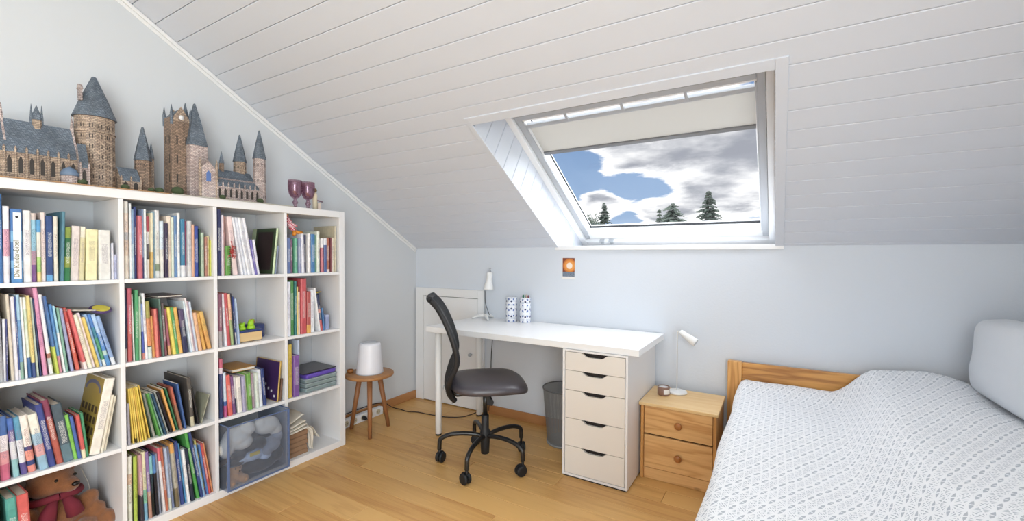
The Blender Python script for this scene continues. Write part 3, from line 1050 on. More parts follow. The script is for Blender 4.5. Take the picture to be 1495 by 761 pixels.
  (-1.269,0.022,0.3101,0,'leaf green','4c9448'),
  (-1.2458,0.0111,0.3052,0,'slim sea green','2c7c7c'),
  (-1.2335,0.0079,0.2734,0,'slim yellow','e8c868'),
  (-1.2244,0.0125,0.2436,0,'slim cream','f4ead8'),
  (-1.2093,0.0336,0.3191,0,'thick tall red','c8323c'),
  (-1.1732,0.0235,0.2419,0,'brick red with yellow foot','e8a820,.2:b84038'),
  (-1.1471,0.0239,0.2482,0,'white','eef0f4'),
  (-1.0913,0.0087,0.2609,0.1236,'slim white leaning','f2f2f2'),
  (-1.0799,0.0156,0.2186,0.119,'navy and red patterned','c8484c,.3:24345c,.5:d87060,.6:1c2c58'),
  (-1.0628,0.0079,0.137,0.0853,'slim blue','2c78b8'),
 ],
 'C3':[
  (-1.6406,0.0153,0.292,0,'navy with pink top','1c3468,.75:e8d8e0,.85:c84c6c'),
  (-1.6181,0.0118,0.2219,0.0304,'pink and blue','c03c84,.25:2858a0,.35:c8d8e8'),
  (-1.5992,0.0196,0.2052,0.063,'red orange','e04838'),
  (-1.5788,0.0169,0.1945,0.0652,'purple','7c4c88'),
  (-1.5615,0.0071,0.1856,0.0527,'slim navy footed white','1c3050,.4:e8e4e4'),
  (-1.553,0.0213,0.1837,0.0573,'thick ivory','eee8dc'),
  (-1.5313,0.0145,0.1839,0.0388,'lavender','a8a4c4'),
  (-1.5129,0.009,0.1844,0.0576,'slim cream','ece8d4'),
  (-1.5035,0.0193,0.1923,0.0537,'green','6ca83c'),
  (-1.4838,0.019,0.1827,0.0393,'mauve','b094a4'),
  (-1.4643,0.016,0.1847,0.0398,'pale green and white','d8e4d8'),
  (-1.4438,0.0169,0.1962,0.0613,'white','e8ecf4'),
  (-1.424,0.0148,0.1997,0.0738,'dark blue','1f3c84'),
  (-1.355,0.0078,0.2183,-0.0931,'yellow edged purple','c8a02c'),
  (-1.3404,0.0087,0.1226,-0.0938,'brown','6c4830'),
 ],
 'D3':[
  (-1.2835,0.0218,0.3009,0,'tall mustard yellow','d8b814'),
  (-1.2572,0.0326,0.2342,0,'purple','7c4ca0'),
 ],
}
# ------------------------------------------------------------------ bookcase 4 x 4
YS, XF, TOPZ = -0.928, 0.2855, 1.464
bc = thing('bookcase', 'white open cube bookcase of sixteen compartments against the left wall', 'bookcase', (0.142, YS - 0.732, 0))


def bpart(name, x0, x1, y0, y1, z0, z1):
    m_ = mb().box(x0 - 0.142, x1 - 0.142, y0 - (YS - 0.732), y1 - (YS - 0.732), z0, z1)
    return m_.build(name, M['laminate'], bc, bevel=0.0012, seg=1)


BX0 = 0.004
bpart('side_panel', BX0, XF, YS - 0.038, YS, 0.0, TOPZ)
bpart('side_panel', BX0, XF, YS - 1.464, YS - 1.426, 0.0, TOPZ)
bpart('top_panel', BX0, XF, YS - 1.4255, YS - 0.0385, TOPZ - 0.038, TOPZ)
bpart('bottom_panel', BX0, XF, YS - 1.4255, YS - 0.0385, 0.0, 0.038)
CELL = {}
for i, c in enumerate('DCBA'):
    hi = YS - 0.038 - 0.351 * i
    CELL[c] = (hi - 0.335, hi)
    if i:
        bpart('divider', BX0, XF - 0.001, hi, hi + 0.016, 0.0385, TOPZ - 0.0385)
ROWZ = {'1': 1.091, '2': 0.740, '3': 0.389, '4': 0.038}
for c, (lo, hi) in CELL.items():
    for r in '123':
        bpart('shelf_board', BX0, XF - 0.001, lo + 0.0004, hi - 0.0004, ROWZ[r] - 0.016, ROWZ[r])

# ------------------------------------------------------------------ books
BOOKMAT = {}


def book_mat(bands, title):
    key = (bands, title)
    if key in BOOKMAT:
        return BOOKMAT[key]
    mt = bpy.data.materials.new('book_cover')
    mt.use_nodes = True
    t = NT(mt.node_tree)
    p = t.n('ShaderNodeBsdfPrincipled')
    o = t.n('ShaderNodeOutputMaterial')
    t.link(p.outputs[0], o.inputs[0])
    tc = t.n('ShaderNodeTexCoord')
    sp = t.n('ShaderNodeSeparateXYZ')
    t.link(tc.outputs['Generated'], sp.inputs[0])
    stops = []
    for k, b in enumerate(bands.split(',')):
        if ':' in b:
            q, h_ = b.split(':')
            stops.append((float(q), h_))
        else:
            stops.append((0.0, b))
    stops.sort()
    cr = t.n('ShaderNodeValToRGB')
    cr.color_ramp.interpolation = 'CONSTANT'
    el = cr.color_ramp.elements
    el[0].position, el[0].color = stops[0][0], srgb(stops[0][1])
    if len(stops) > 1:
        el[1].position, el[1].color = stops[1][0], srgb(stops[1][1])
        for q, h_ in stops[2:]:
            e = el.new(q)
            e.color = srgb(h_)
    else:
        el[1].position, el[1].color = 1.0, srgb(stops[0][1])
    t.link(sp.outputs[2], cr.inputs[0])
    col = cr.outputs[0]
    nz = t.n('ShaderNodeTexNoise')
    nz.inputs['Scale'].default_value = 42
    nz.inputs['Detail'].default_value = 4
    t.link(tc.outputs['Object'], nz.inputs['Vector'])
    hs = t.n('ShaderNodeHueSaturation')
    t.link(col, hs.inputs['Color'])
    t.link(t.math('MULTIPLY_ADD', nz.outputs['Fac'], 0.55, 0.68), hs.inputs['Value'])
    hs.inputs['Saturation'].default_value = 0.86
    col = hs.outputs[0]
    if title:
        # illegible print: thin strokes running up the spine
        mp = t.n('ShaderNodeMapping')
        mp.inputs['Scale'].default_value = (40, 480, 620)
        mp.inputs['Location'].default_value = (0, 0, title * 3.7)
        t.link(tc.outputs['Object'], mp.inputs[0])
        n2 = t.n('ShaderNodeTexNoise')
        n2.inputs['Scale'].default_value = 1
        n2.inputs['Detail'].default_value = 1
        t.link(mp.outputs[0], n2.inputs['Vector'])
        ink = t.math('GREATER_THAN', n2.outputs['Fac'], 0.54)
        lo_, hi_ = 0.28 + 0.05 * (title % 3), 0.70 + 0.07 * (title % 4) / 3
        win = t.math('MULTIPLY', t.math('GREATER_THAN', sp.outputs[2], lo_), t.math('LESS_THAN', sp.outputs[2], hi_))
        cy = t.math('LESS_THAN', t.math('ABSOLUTE', t.math('SUBTRACT', sp.outputs[1], 0.5)), 0.27)
        fx = t.math('GREATER_THAN', sp.outputs[0], 0.97)
        msk = t.math('MULTIPLY', t.math('MULTIPLY', win, cy), t.math('MULTIPLY', ink, fx))
        c0 = srgb(stops[len(stops) // 2][1])
        lum = c0[0] * .3 + c0[1] * .6 + c0[2] * .1
        ic = (0.85, 0.85, 0.8, 1) if lum < 0.35 else (c0[0] * .3, c0[1] * .25, c0[2] * .35, 1)
        col = t.mix(t.math('MULTIPLY', msk, 0.8), col, ic)
    t.link(col, p.inputs['Base Color'])
    p.inputs['Roughness'].default_value = 0.42
    BOOKMAT[key] = mt
    return mt


ORD = ['first', 'second', 'third', 'fourth', 'fifth', 'sixth', 'seventh', 'eighth', 'ninth', 'tenth', 'eleventh', 'twelfth',
       'thirteenth', 'fourteenth', 'fifteenth', 'sixteenth', 'seventeenth', 'eighteenth', 'nineteenth', 'twentieth',
       'twenty-first', 'twenty-second', 'twenty-third', 'twenty-fourth', 'twenty-fifth', 'twenty-sixth', 'twenty-seventh', 'twenty-eighth']
RN = {'1': 'top row', '2': 'second row', '3': 'third row', '4': 'bottom row'}
CN = {'A': 'far left column', 'B': 'second column', 'C': 'third column', 'D': 'right column'}


def book(name, t_, h, dep, a, y, z, xs, bands, label, cat='book', group=None, paper=False, title=0, cover='hard'):
    """upright book, local frame: x back (0 at the spine), y across the spine, z up; pivot at its lower left corner"""
    c = min(0.0028, t_ * 0.22)
    if paper:
        c = min(0.0006, t_ * 0.2)
    m_ = mb()
    # cover in one piece: board, rounded spine, board
    r = min(t_ * 0.25, 0.004)
    prof = [(-dep, 0), (-r, 0), (0, r * 1.1), (0, t_ - r * 1.1), (-r, t_), (-dep, t_), (-dep, t_ - c), (-0.004, t_ - c), (-0.004, c), (-dep, c)]
    m_.prism(prof, 'z', 0.0, h)
    o = m_.build(name, book_mat(bands, title), None)
    e = 0.0 if paper else min(0.004, h * 0.02)
    pb = mb().box(-dep + (0.0015 if not paper else 0.0005), -0.0045, c + 0.0002, t_ - c - 0.0002, e + 0.0003, h - e - 0.0003)
    pb.build('page_block', M['pages'], o)
    zl = z + (t_ * sin(-a) if a < 0 else 0) + 0.0003
    o.location = (xs, y, zl)
    o.rotation_euler = (a, 0, 0)
    tag(o, label, cat, group)
    return o


rb = random.Random(21)
k = 0
for cell, rows in BOOKS.items():
    for i, (y, t_, h, a, desc, bands) in enumerate(rows):
        k += 1
        mag = 'magazine' in desc or 'folder' in desc
        cat = 'magazine' if 'magazine' in desc else ('folder' if 'folder' in desc else 'book')
        wd = desc + ('' if mag else ' book')
        lab = '%s, %s from left, %s, %s' % (wd, ORD[i], RN[cell[1]], CN[cell[0]])
        if len(lab.replace(',', ' ').split()) > 16:
            lab = '%s, %s, %s' % (wd, RN[cell[1]], CN[cell[0]])
        dep = min(0.235, max(0.11, h * 0.70)) + rb.uniform(-.012, .012)
        if desc.startswith(('purple', 'tall charcoal', 'dark framed', 'yellow edged')):
            dep = 0.235
        xs = 0.268 + rb.uniform(-0.010, 0.008)
        dep = min(dep, xs - 0.012)
        if cell == 'A4':
            dep = 0.125
        ttl = (k * 7 % 11 + 1) if (t_ > 0.012 and desc.split()[0] != 'thick' or 'navy' in desc) else (k % 5 + 1 if t_ > 0.010 else 0)
        book(('magazine' if cat == 'magazine' else 'folder' if cat == 'folder' else 'book'), t_, h, dep, a, y, ROWZ[cell[1]], xs, bands, lab, cat,
             'books in the %s of the %s' % (RN[cell[1]], CN[cell[0]]), paper=(t_ < 0.009 or mag), title=ttl)

# white title panel of the picture bible (top row, far left)
pic = [o for o in COL.objects if o.get('label', '').startswith('blue patterned picture bible')][0]
tw, th_ = BOOKS['A1'][2][1], BOOKS['A1'][2][2]
mb().box(0.0001, 0.0009, tw * 0.18, tw * 0.86, 0.014, th_ - 0.012).build('title_panel', M['white_matte'], pic)
fc = bpy.data.curves.new('title_text', 'FONT')
fc.body = 'Die Kinder-Bibel'
fc.size = 0.0195
fc.extrude = 0.0002
fc.align_x = 'LEFT'
fo = bpy.data.objects.new('title_text', fc)
COL.objects.link(fo)
dg = bpy.context.evaluated_depsgraph_get()
me = bpy.data.meshes.new_from_object(fo.evaluated_get(dg))
bpy.data.objects.remove(fo)
me.materials.clear()
me.materials.append(mat('title_ink', '6e6a38', 0.6))
tx = bpy.data.objects.new('title_text', me)
COL.objects.link(tx)
tx.parent = pic
# text x -> world up, text y -> world -y, facing +x
# text runs upwards (local z), letter tops towards the left neighbour, facing the room (+x)
tx.matrix_local = Matrix(((0, 0, 1, 0.0011), (0, -1, 0, tw * 0.66), (1, 0, 0, 0.020), (0, 0, 0, 1)))
mb().lathe([(0.004, 0), (0.004, 0.0004)], seg=12, c=(0, 0, 0)).build('emblem', mat('emblem_ink', '2c2c34', 0.5), pic, loc=(0.001, tw * 0.52, th_ - 0.028), rot=(0, pi / 2, 0))

# illustrated covers that face out: building facade, blue-grey box cover, violet book
cr_ = [o for o in COL.objects if o.get('label', '').startswith('thick cream book')]
if cr_:
    o = cr_[0]
    rr = BOOKS['A3'][[b[4] for b in BOOKS['A3']].index('thick cream')]
    hh = rr[2]
    mb().box(-0.20, -0.006, -0.0006, -0.0001, 0.004, hh - 0.004).build('cover_picture', mat('ochre_cover', 'b39a4e', 0.45, noise_amt=0.25, noise_scale=12), o)
    ws = mb()
    for r_ in range(4):
        for q in range(5):
            ws.box(-0.185 + q * 0.036, -0.163 + q * 0.036, -0.0012, -0.0006, 0.03 + r_ * 0.042, 0.058 + r_ * 0.042)
    ws.build('printed_windows', mat('window_print', '5b4a34', 0.5, noise_amt=0.4, noise_scale=40), o)
    ar = mb()
    pts = [(-0.103 + 0.085 * cos(pi * q / 14), hh - 0.062 + 0.045 * sin(pi * q / 14)) for q in range(15)]
    pin = [(-0.103 + 0.070 * cos(pi * q / 14), hh - 0.062 + 0.030 * sin(pi * q / 14)) for q in range(15)]
    ar.prism(pts + pin[::-1], 'y', -0.0012, -0.0006)
    ar.build('printed_arch', mat('slate_blue_print', '6c6c86', 0.5), o)
vi = [o for o in COL.objects if o.get('label', '').startswith('yellow edged purple')]
if vi:
    o = vi[0]
    rr = BOOKS['C3'][[b[4] for b in BOOKS['C3']].index('yellow edged purple')]
    hh = rr[2]
    mb().box(-0.225, -0.004, -0.0008, -0.0001, 0.003, hh - 0.003).build('violet_cover', mat('violet_print', '432c5c', 0.4), o)
    sp_ = mb()
    for (a_, b_) in ((-0.03, 0.02), (-0.06, 0.045), (-0.09, 0.055), (-0.12, 0.075), (-0.15, 0.09)):
        sp_.box(a_ - 0.008, a_ + 0.006, -0.0012, -0.0008, b_, b_ + 0.013)
    sp_.build('pale_spots', M['white_matte'], o)
df_ = [o for o in COL.objects if o.get('label', '').startswith('dark framed')]
if df_:
    o = df_[0]
    rr = BOOKS['C1'][[b[4] for b in BOOKS['C1']].index('dark framed green edged')]
    hh = rr[2]
    mb().box(-0.19, -0.002, -0.0022, -0.0001, 0.0, hh).build('green_cover', mat('bottle_green_cover', '3c4c34', 0.4), o)
    mb().box(-0.17, -0.022, -0.0030, -0.0022, 0.02, hh - 0.02).build('dark_panel', mat('dark_print', '3a2c2c', 0.4, noise_amt=0.5, noise_scale=30), o)
tc_ = [o for o in COL.objects if o.get('label', '').startswith('tall charcoal')]
if tc_:
    o = tc_[0]
    hh = BOOKS['B3'][[b[4] for b in BOOKS['B3']].index('tall charcoal covered')][2]
    mb().box(-0.23, -0.001, -0.0006, -0.0001, 0.0, hh).build('grey_cover', mat('charcoal_cover', '55504c', 0.5, noise_amt=0.2, noise_scale=15), o)
gs_ = [o for o in COL.objects if o.get('label', '').startswith('green spiral bound')]
if gs_:
    o = gs_[0]
    rr = BOOKS['C1'][[b[4] for b in BOOKS['C1']].index('green spiral bound')]
    sp_ = mb()
    n = 14
    for q in range(n):
        z_ = 0.008 + (rr[2] - 0.016) * q / (n - 1)
        pts = [(0.001 + 0.003 * cos(2 * pi * j / 8), rr[1] * 0.78 + 0.0045 * sin(2 * pi * j / 8), z_) for j in range(9)]
        sp_.tube(pts, 0.0013, 5, cap=False)
    sp_.build('spiral_wire', M['black_plastic'], o)


def flat_book(name, label, x0, x1, y0, y1, z, t_, col, rot=0.0, tilt=0.0, cat='book', tiltx=0.0):
    cx, cy = (x0 + x1) / 2, (y0 + y1) / 2
    a, b = (x1 - x0) / 2, (y1 - y0) / 2
    c = min(0.002, t_ * 0.2)
    o = mb().box(-a, a, -b, b, 0, c).box(-a, a, -b, b, t_ - c, t_).box(-a, -a + 0.003, -b, b, c, t_ - c).build(name, mat('flat_cover', col, 0.4), None)
    mb().box(-a + 0.0035, a - 0.002, -b + 0.002, b - 0.002, c + 0.0002, t_ - c - 0.0002).build('page_block', M['pages'], o)
    o.location = (cx, cy, z)
    o.rotation_euler = (tiltx, tilt, rot)
    tag(o, label, cat)
    return o


def top_of(cell, idx):
    y, t_, h, a = BOOKS[cell][idx][:4]
    return ROWZ[cell[1]] + h * cos(a) + (t_ * sin(abs(a)) if a > 0 else 0)


# things lying on the leaning books, second row far left
flat_book('booklet', 'thin grey booklet lying on the leaning books, second row, far left column', 0.10, 0.262, -2.19, -2.075,
          top_of('A2', 22) + 0.006, 0.006, '7a7468', tiltx=-0.10)
ov = thing('wooden_fan', 'oval purple-rimmed yellow disc lying on books beside the booklet, second row', 'toy', (0.235, -2.066, 0.965))
ov.rotation_euler = (0.0, 0.30, 0.1)
el_ = [(0.040 * cos(2 * pi * q / 28), 0.034 * sin(2 * pi * q / 28)) for q in range(28)]
mb().prism([(p[0] * 1.0, p[1] * 1.0) for p in el_], 'z', 0.0, 0.010).build('purple_rim', mat('purple_rim', '4c3a6c', 0.5), ov, bevel=0.003)
mb().prism([(p[0] * 0.78 + 0.004, p[1] * 0.78) for p in el_], 'z', 0.0102, 0.0125).build('yellow_face', mat('yellow_face', 'd8cc4c', 0.5), ov)
# flat book on the third row
flat_book('book', 'mustard book lying flat on top of the standing books, third row, third column', 0.03, 0.215, -1.555, -1.44,
          max(top_of('C3', q) for q in range(5, 12)) + 0.0006, 0.016, 'c08c34')
flat_book('book', 'dark brown book lying flat on the standing books, second row, second column', 0.03, 0.225, -1.87, -1.775,
          max(top_of('B2', q) for q in range(10, 24)) + 0.0006, 0.010, '4a3432')

# ------------------------------------------------------------------ other things in the bookcase
# right column, third row: boxes and folders lying flat
st = thing('storage_tray', 'translucent grey-green plastic tray under the purple folder, third row', 'tray', (0.15, -1.081, 0.3895))
tp = mb()
for q in range(3):
    z0 = q * 0.0265
    tp.box(-0.11, 0.118, -0.103, 0.103, z0 + 0.001, z0 + 0.024)
tp.build('tray_body', mat('tray_plastic', '8fa0a0', 0.25, noise_amt=0.2, noise_scale=20), st, bevel=0.006)
tl_ = mb()
for q in range(3):
    tl_.box(-0.113, 0.121, -0.106, 0.106, q * 0.0265 + 0.022, q * 0.0265 + 0.0262)
tl_.build('tray_lip', mat('tray_lip', 'a8b4b8', 0.25), st, bevel=0.0015)
pf_ = mb().box(-0.108, 0.112, -0.100, 0.100, 0.0, 0.026).build('folder', mat('violet_folder', '6a52b4', 0.35), None, bevel=0.008)
pf_.location = (0.15, -1.078, 0.4700)
pf_.rotation_euler = (0.02, 0, 0.03)
tag(pf_, 'glossy violet zip folder lying on the grey-green tray, third row', 'folder')
mg = mb().box(-0.112, 0.116, -0.105, 0.105, 0.0, 0.005).build('magazine', mat('dark_magazine', '4e4c54', 0.3, noise_amt=0.85, noise_scale=18), None)
mg.location = (0.148, -1.082, 0.4995)
mg.rotation_euler = (0.02, 0, -0.05)
tag(mg, 'dark glossy magazine on top of the violet folder, third row', 'magazine')
bl_ = mb().box(-0.20, 0.0, 0.0, 0.010, 0.0, 0.318).build('plastic_sleeve', mat('pale_blue_sleeve', 'c2cfe6', 0.3), None, bevel=0.001)
bl_.location = (0.255, BOOKS['D3'][1][0] + BOOKS['D3'][1][1] + 0.0006, 0.3893)
tag(bl_, 'tall pale blue plastic sleeve behind the purple binder, third row, right column', 'sleeve')

# right column, second row
lb = mb().box(-0.02, 0.02, -0.0115, 0.0115, 0.0, 0.088).build('box', mat('lilac_card', '9aa4c8', 0.5), None, bevel=0.002)
lb.location = (0.235, -1.030, 0.7403)
tag(lb, 'small lilac box standing in the right column, second row', 'box')
mb().box(-0.021, 0.021, -0.0122, 0.0122, 0.0765, 0.0895).build('box_lid', mat('lilac_lid', 'b4bcd8', 0.5), lb)
pn = thing('pencil', 'yellow pencil resting on the leaning navy book, second row, right column', 'pencil', (0.16, -1.052, 0.9605))
pn.rotation_euler = (0.12, 0, 0.0)
mb().tube([(0, -0.035, 0), (0, 0.040, 0)], 0.004, 6).build('barrel', mat('pencil_yellow', 'd8bc38', 0.4), pn)
mb().tube([(0, 0.0401, 0), (0, 0.050, 0)], [0.004, 0.0008], 6).build('tip', M['toy_wood'], pn)

# third column, second row: wooden toy box with two green figures
tb = thing('toy_box', 'small wooden toy box with a dark blue lid, second row, third column', 'toy', (0.205, -1.480, 0.7402))
mb().box(-0.040, 0.045, -0.058, 0.058, 0.004, 0.050).box(-0.035, -0.02, -0.05, -0.04, 0, .004).box(0.02, 0.035, -0.05, -0.04, 0, .004) \
    .box(-0.035, -0.02, 0.04, 0.05, 0, .004).box(0.02, 0.035, 0.04, 0.05, 0, .004).build('box_body', M['toy_wood'], tb, bevel=0.002)
mb().box(-0.043, 0.048, -0.061, 0.061, 0.0505, 0.062).build('lid', M['blue_lid'], tb, bevel=0.003)


def frog(y, label, tall):
    f = thing('frog_figure', label, 'toy', (0.215, y, 0.8025), group='green frogs on the toy box')
    m_ = mb()
    m_.lathe([(0.019, 0.0), (0.021, 0.006), (0.018, 0.014), (0.014, 0.020)], seg=18)
    m_.ball((0, 0, 0.024 + tall * 0.5), (0.015, 0.015, 0.012 + tall), 16, 10)
    m_.build('frog_body', M['toy_green'], f)
    mb().ball((0.008, -0.009, 0.034 + tall * 1.4), 0.0055, 10, 7).ball((0.008, 0.009, 0.034 + tall * 1.4), 0.0055, 10, 7).build('eyes', M['toy_green'], f)
    mb().ball((0.0125, -0.009, 0.035 + tall * 1.4), 0.0022, 8, 5).ball((0.0125, 0.009, 0.035 + tall * 1.4), 0.0022, 8, 5).build('pupils', M['black'], f)
    return f


frog(-1.508, 'squat green frog figure, left one on the blue lid', 0.0)
frog(-1.461, 'taller green frog figure, right one on the blue lid', 0.009)
tb2 = thing('toy_tin', 'dark blue tin with an orange knob behind the wooden toy box', 'toy', (0.12, -1.395, 0.7402))
mb().lathe([(0.050, 0), (0.052, 0.004), (0.052, 0.066), (0.048, 0.070)], seg=28).build('tin_body', M['blue_lid'], tb2)
mb().ball((0, -0.012, 0.084), 0.016, 14, 9).build('knob', M['orange'], tb2)
mb().lathe([(0.0524, 0.022), (0.0524, 0.038)], seg=12, cap=False).build('white_band', mat('tin_band', '8d90a8', 0.5, noise_amt=0.6, noise_scale=90), tb2)

# small black device on the wall inside the top row, third column
dv = mb().box(0.0005, 0.016, -1.338, -1.314, 1.222, 1.272).build('wall_box', M['black_plastic'], None, bevel=0.002)
tag(dv, 'small black box on the wall inside the top row, third column', 'device')

# red tinsel on the green spiral book
tn = mb()
rt_ = random.Random(3)
for q in range(26):
    p0 = Vector((0.283, -1.585 + rt_.gauss(0, .006), 1.235 - q * 0.0022))
    pts = [p0 + Vector((rt_.uniform(-.0, .010), rt_.uniform(-.016, .022), rt_.uniform(-.02, .012))) * (i_ / 3) for i_ in range(4)]
    tn.tube(pts, 0.0011, 4)
tn.tube([(0.284, -1.588, 1.262), (0.288, -1.586, 1.24), (0.284, -1.584, 1.18)], 0.0022, 6)
tag(tn.build('tinsel', M['red'], None), 'tangle of red tinsel hanging by the green spiral book, top row', 'ornament')

# rag doll lying over the books, top row right column
dl = thing('rag_doll', 'rag doll in red and white checks lying over books, top row, right column', 'doll', (0.235, -1.256, 1.328))
dl.scale = (1.15, 1.15, 1.08)
bd = mb()
bd.tube([(0.0, 0.030, 0.000), (0.0, 0.012, 0.020), (0.0, -0.006, 0.052), (0.0, -0.016, 0.076)], [0.010, 0.014, 0.015, 0.009], 12)
ck = bpy.data.materials.new('red_gingham')
ck.use_nodes = True
t = NT(ck.node_tree)
p = t.n('ShaderNodeBsdfPrincipled')
o = t.n('ShaderNodeOutputMaterial')
t.link(p.outputs[0], o.inputs[0])
c_ = t.n('ShaderNodeTexChecker')
c_.inputs['Scale'].default_value = 150
c_.inputs[1].default_value = srgb('b8203c')
c_.inputs[2].default_value = srgb('ecd8dc')
tc = t.n('ShaderNodeTexCoord')
t.link(tc.outputs['Object'], c_.inputs[0])
t.link(c_.outputs[0], p.inputs['Base Color'])
p.inputs['Roughness'].default_value = 0.9
bd.build('dress', ck, dl)
mb().ball((0, -0.019, 0.086), (0.011, 0.011, 0.012), 12, 8).build('head', mat('doll_skin', 'd8a070', 0.8), dl)
mb().lathe([(0.015, 0.0), (0.012, 0.003), (0.009, 0.006), (0.006, 0.012)], c=(0, -0.020, 0.087), seg=14).build('hat', mat('straw_hat', 'c8a860', 0.9), dl)
mb().tube([(0.006, 0.028, 0.002), (0.010, 0.044, -0.006), (0.010, 0.060, -0.002)], [0.008, 0.009, 0.007], 10).build('leg', M['orange'], dl)
mb().tube([(0.006, 0.020, 0.002), (0.012, 0.018, -0.012), (0.014, 0.012, -0.020)], [0.008, 0.009, 0.007], 10).build('leg', M['orange'], dl)
mb().tube([(0.006, 0.002, 0.040), (0.014, 0.020, 0.034), (0.016, 0.030, 0.026)], [0.006, 0.006, 0.005], 8).build('arm', ck, dl)

# bottom row, right column: brown paper bags under folded cream cloth
for q in range(5):
    z0 = 0.0383 + q * 0.0275
    pb_ = mb()
    prof = [(0.0, 0.0), (0.0, 0.020), (0.006, 0.0255), (0.10, 0.0262), (0.19, 0.0262), (0.19, 0.0)]
    pb_.prism([(0.255 - a_, b_) for a_, b_ in prof], 'y', -1.290, -1.165 - 0.004 * (q % 2))
    o = pb_.build('paper_bag', M['cardboard'], None, bevel=0.002)
    o.location = (0, 0, z0)
    tag(o, ['folded brown paper bag at the bottom of the pile of five', 'folded brown paper bag, second from bottom of the pile',
            'folded brown paper bag in the middle of the pile', 'folded brown paper bag, second from top of the pile',
            'topmost folded brown paper bag, right under the cream cloth'][q], 'paper bag', 'paper bags in the bottom row')


def cloth_strip(path, w0, w1, t_=0.006, n=10, seed=1):
    """thick cloth band following a path in (x, y, z), width along x"""
    r = random.Random(seed)
    vs, fs = [], []
    for i, (x, y_, z_, wd) in enumerate(path):
        for j in range(n + 1):
            u = j / n
            vs.append((x - wd * u, y_ + 0.003 * sin(u * 9 + i), z_ + 0.003 * sin(u * 7 + i * 1.3)))
    m_ = n + 1
    for i in range(len(path) - 1):
        for j in range(n):
            fs.append((i * m_ + j, i * m_ + j + 1, (i + 1) * m_ + j + 1, (i + 1) * m_ + j))
    b = mb().add(vs, fs, True)
    o = b.build('cloth_fold', M['linen'], None)
    so = o.modifiers.new('thick', 'SOLIDIFY')
    so.thickness = t_
    ss = o.modifiers.new('sub', 'SUBSURF')
    ss.levels = ss.render_levels = 2
    return o


lc = thing('linen_cloth', 'folded cream linen cloth draped over the paper bags, bottom row', 'cloth', (0, 0, 0))
zt = 0.0383 + 5 * 0.0275
for q, (za, zb, xo) in enumerate(((0.006, 0.016, 0.004), (0.020, 0.034, 0.000), (0.034, 0.052, -0.010), (0.058, 0.090, -0.02))):
    path = [(0.262 + xo, -1.292, zt + za * 0.9, 0.19), (0.264 + xo, -1.25, zt + za + 0.002, 0.19), (0.266 + xo, -1.20, zt + zb, 0.19),
            (0.262 + xo, -1.165 - 0.004 * q, zt + zb + 0.004, 0.18), (0.255 + xo, -1.155 - 0.004 * q, zt + zb - 0.006, 0.17)]
    c_o = cloth_strip(path, 0, 0, 0.010, seed=q)
    c_o.parent = lc
for path in ([(0.272, -1.180, zt + 0.012, 0.055), (0.277, -1.158, zt - 0.002, 0.06), (0.279, -1.150, zt - 0.03, 0.05),
              (0.276, -1.148, zt - 0.07, 0.05), (0.279, -1.155, zt - 0.10, 0.045), (0.277, -1.146, zt - 0.128, 0.045)],
             [(0.235, -1.165, zt + 0.010, 0.045), (0.235, -1.130, zt + 0.002, 0.05), (0.235, -1.105, zt - 0.03, 0.045),
              (0.235, -1.09, zt - 0.06, 0.04), (0.235, -1.065, zt - 0.085, 0.035)]):
    c_o = cloth_strip(path, 0, 0, 0.008, seed=9)
    c_o.parent = lc

# third column, bottom row: translucent blue box of soft toys
cb = bpy.data.materials.new('blue_clear_plastic')
cb.use_nodes = True
t = NT(cb.node_tree)
a1 = t.n('ShaderNodeBsdfTransparent')
a1.inputs[0].default_value = srgb('eaeef4')
a2 = t.n('ShaderNodeBsdfPrincipled')
a2.inputs['Base Color'].default_value = srgb('b4bac6')
a2.inputs['Roughness'].default_value = 0.22
mx = t.n('ShaderNodeMixShader')
mx.inputs[0].default_value = 0.13
t.link(a1.outputs[0], mx.inputs[1])
t.link(a2.outputs[0], mx.inputs[2])
ou = t.n('ShaderNodeOutputMaterial')
t.link(mx.outputs[0], ou.inputs[0])
cb2 = mat('blue_clear_edge', '5f7299', 0.25)
bx = thing('toy_crate', 'translucent blue plastic crate full of soft toys, bottom row, third column', 'crate', (0.19, -1.4845, 0.0385))
X0, X1, Y0, Y1, HH = -0.155, 0.146, -0.155, 0.158, 0.318
mb().box(X1 - 0.003, X1, Y0, Y1, 0.0, HH).build('front_wall', cb, bx)
mb().box(X0, X1 - 0.0035, Y0, Y0 + 0.003, 0.0, HH).build('side_wall', cb, bx)
mb().box(X0, X1 - 0.0035, Y1 - 0.003, Y1, 0.0, HH).build('side_wall', cb, bx)
mb().box(X0, X1 - 0.0035, Y0 + 0.0035, Y1 - 0.0035, 0.0, 0.003).build('base', cb, bx)
e_ = mb()
r_ = 0.006
for (ya, yb2) in ((Y0 - 0.0005, Y0 + 0.010), (Y1 - 0.010, Y1 + 0.0005)):
    e_.box(X1 - 0.003, X1 + 0.002, ya, yb2, 0.0, HH)
e_.box(X1 - 0.003, X1 + 0.002, Y0 + 0.0105, Y1 - 0.0105, HH - 0.005, HH).box(X1 - 0.003, X1 + 0.002, Y0 + 0.0105, Y1 - 0.0105, 0.0, 0.007)
e_.box(X0, X1 - 0.0035, Y0 - 0.001, Y0 + 0.003, HH, HH + 0.004).box(X0, X1 - 0.0035, Y1 - 0.003, Y1 + 0.001, HH, HH + 0.004)
e_.build('thick_edges', cb2, bx)


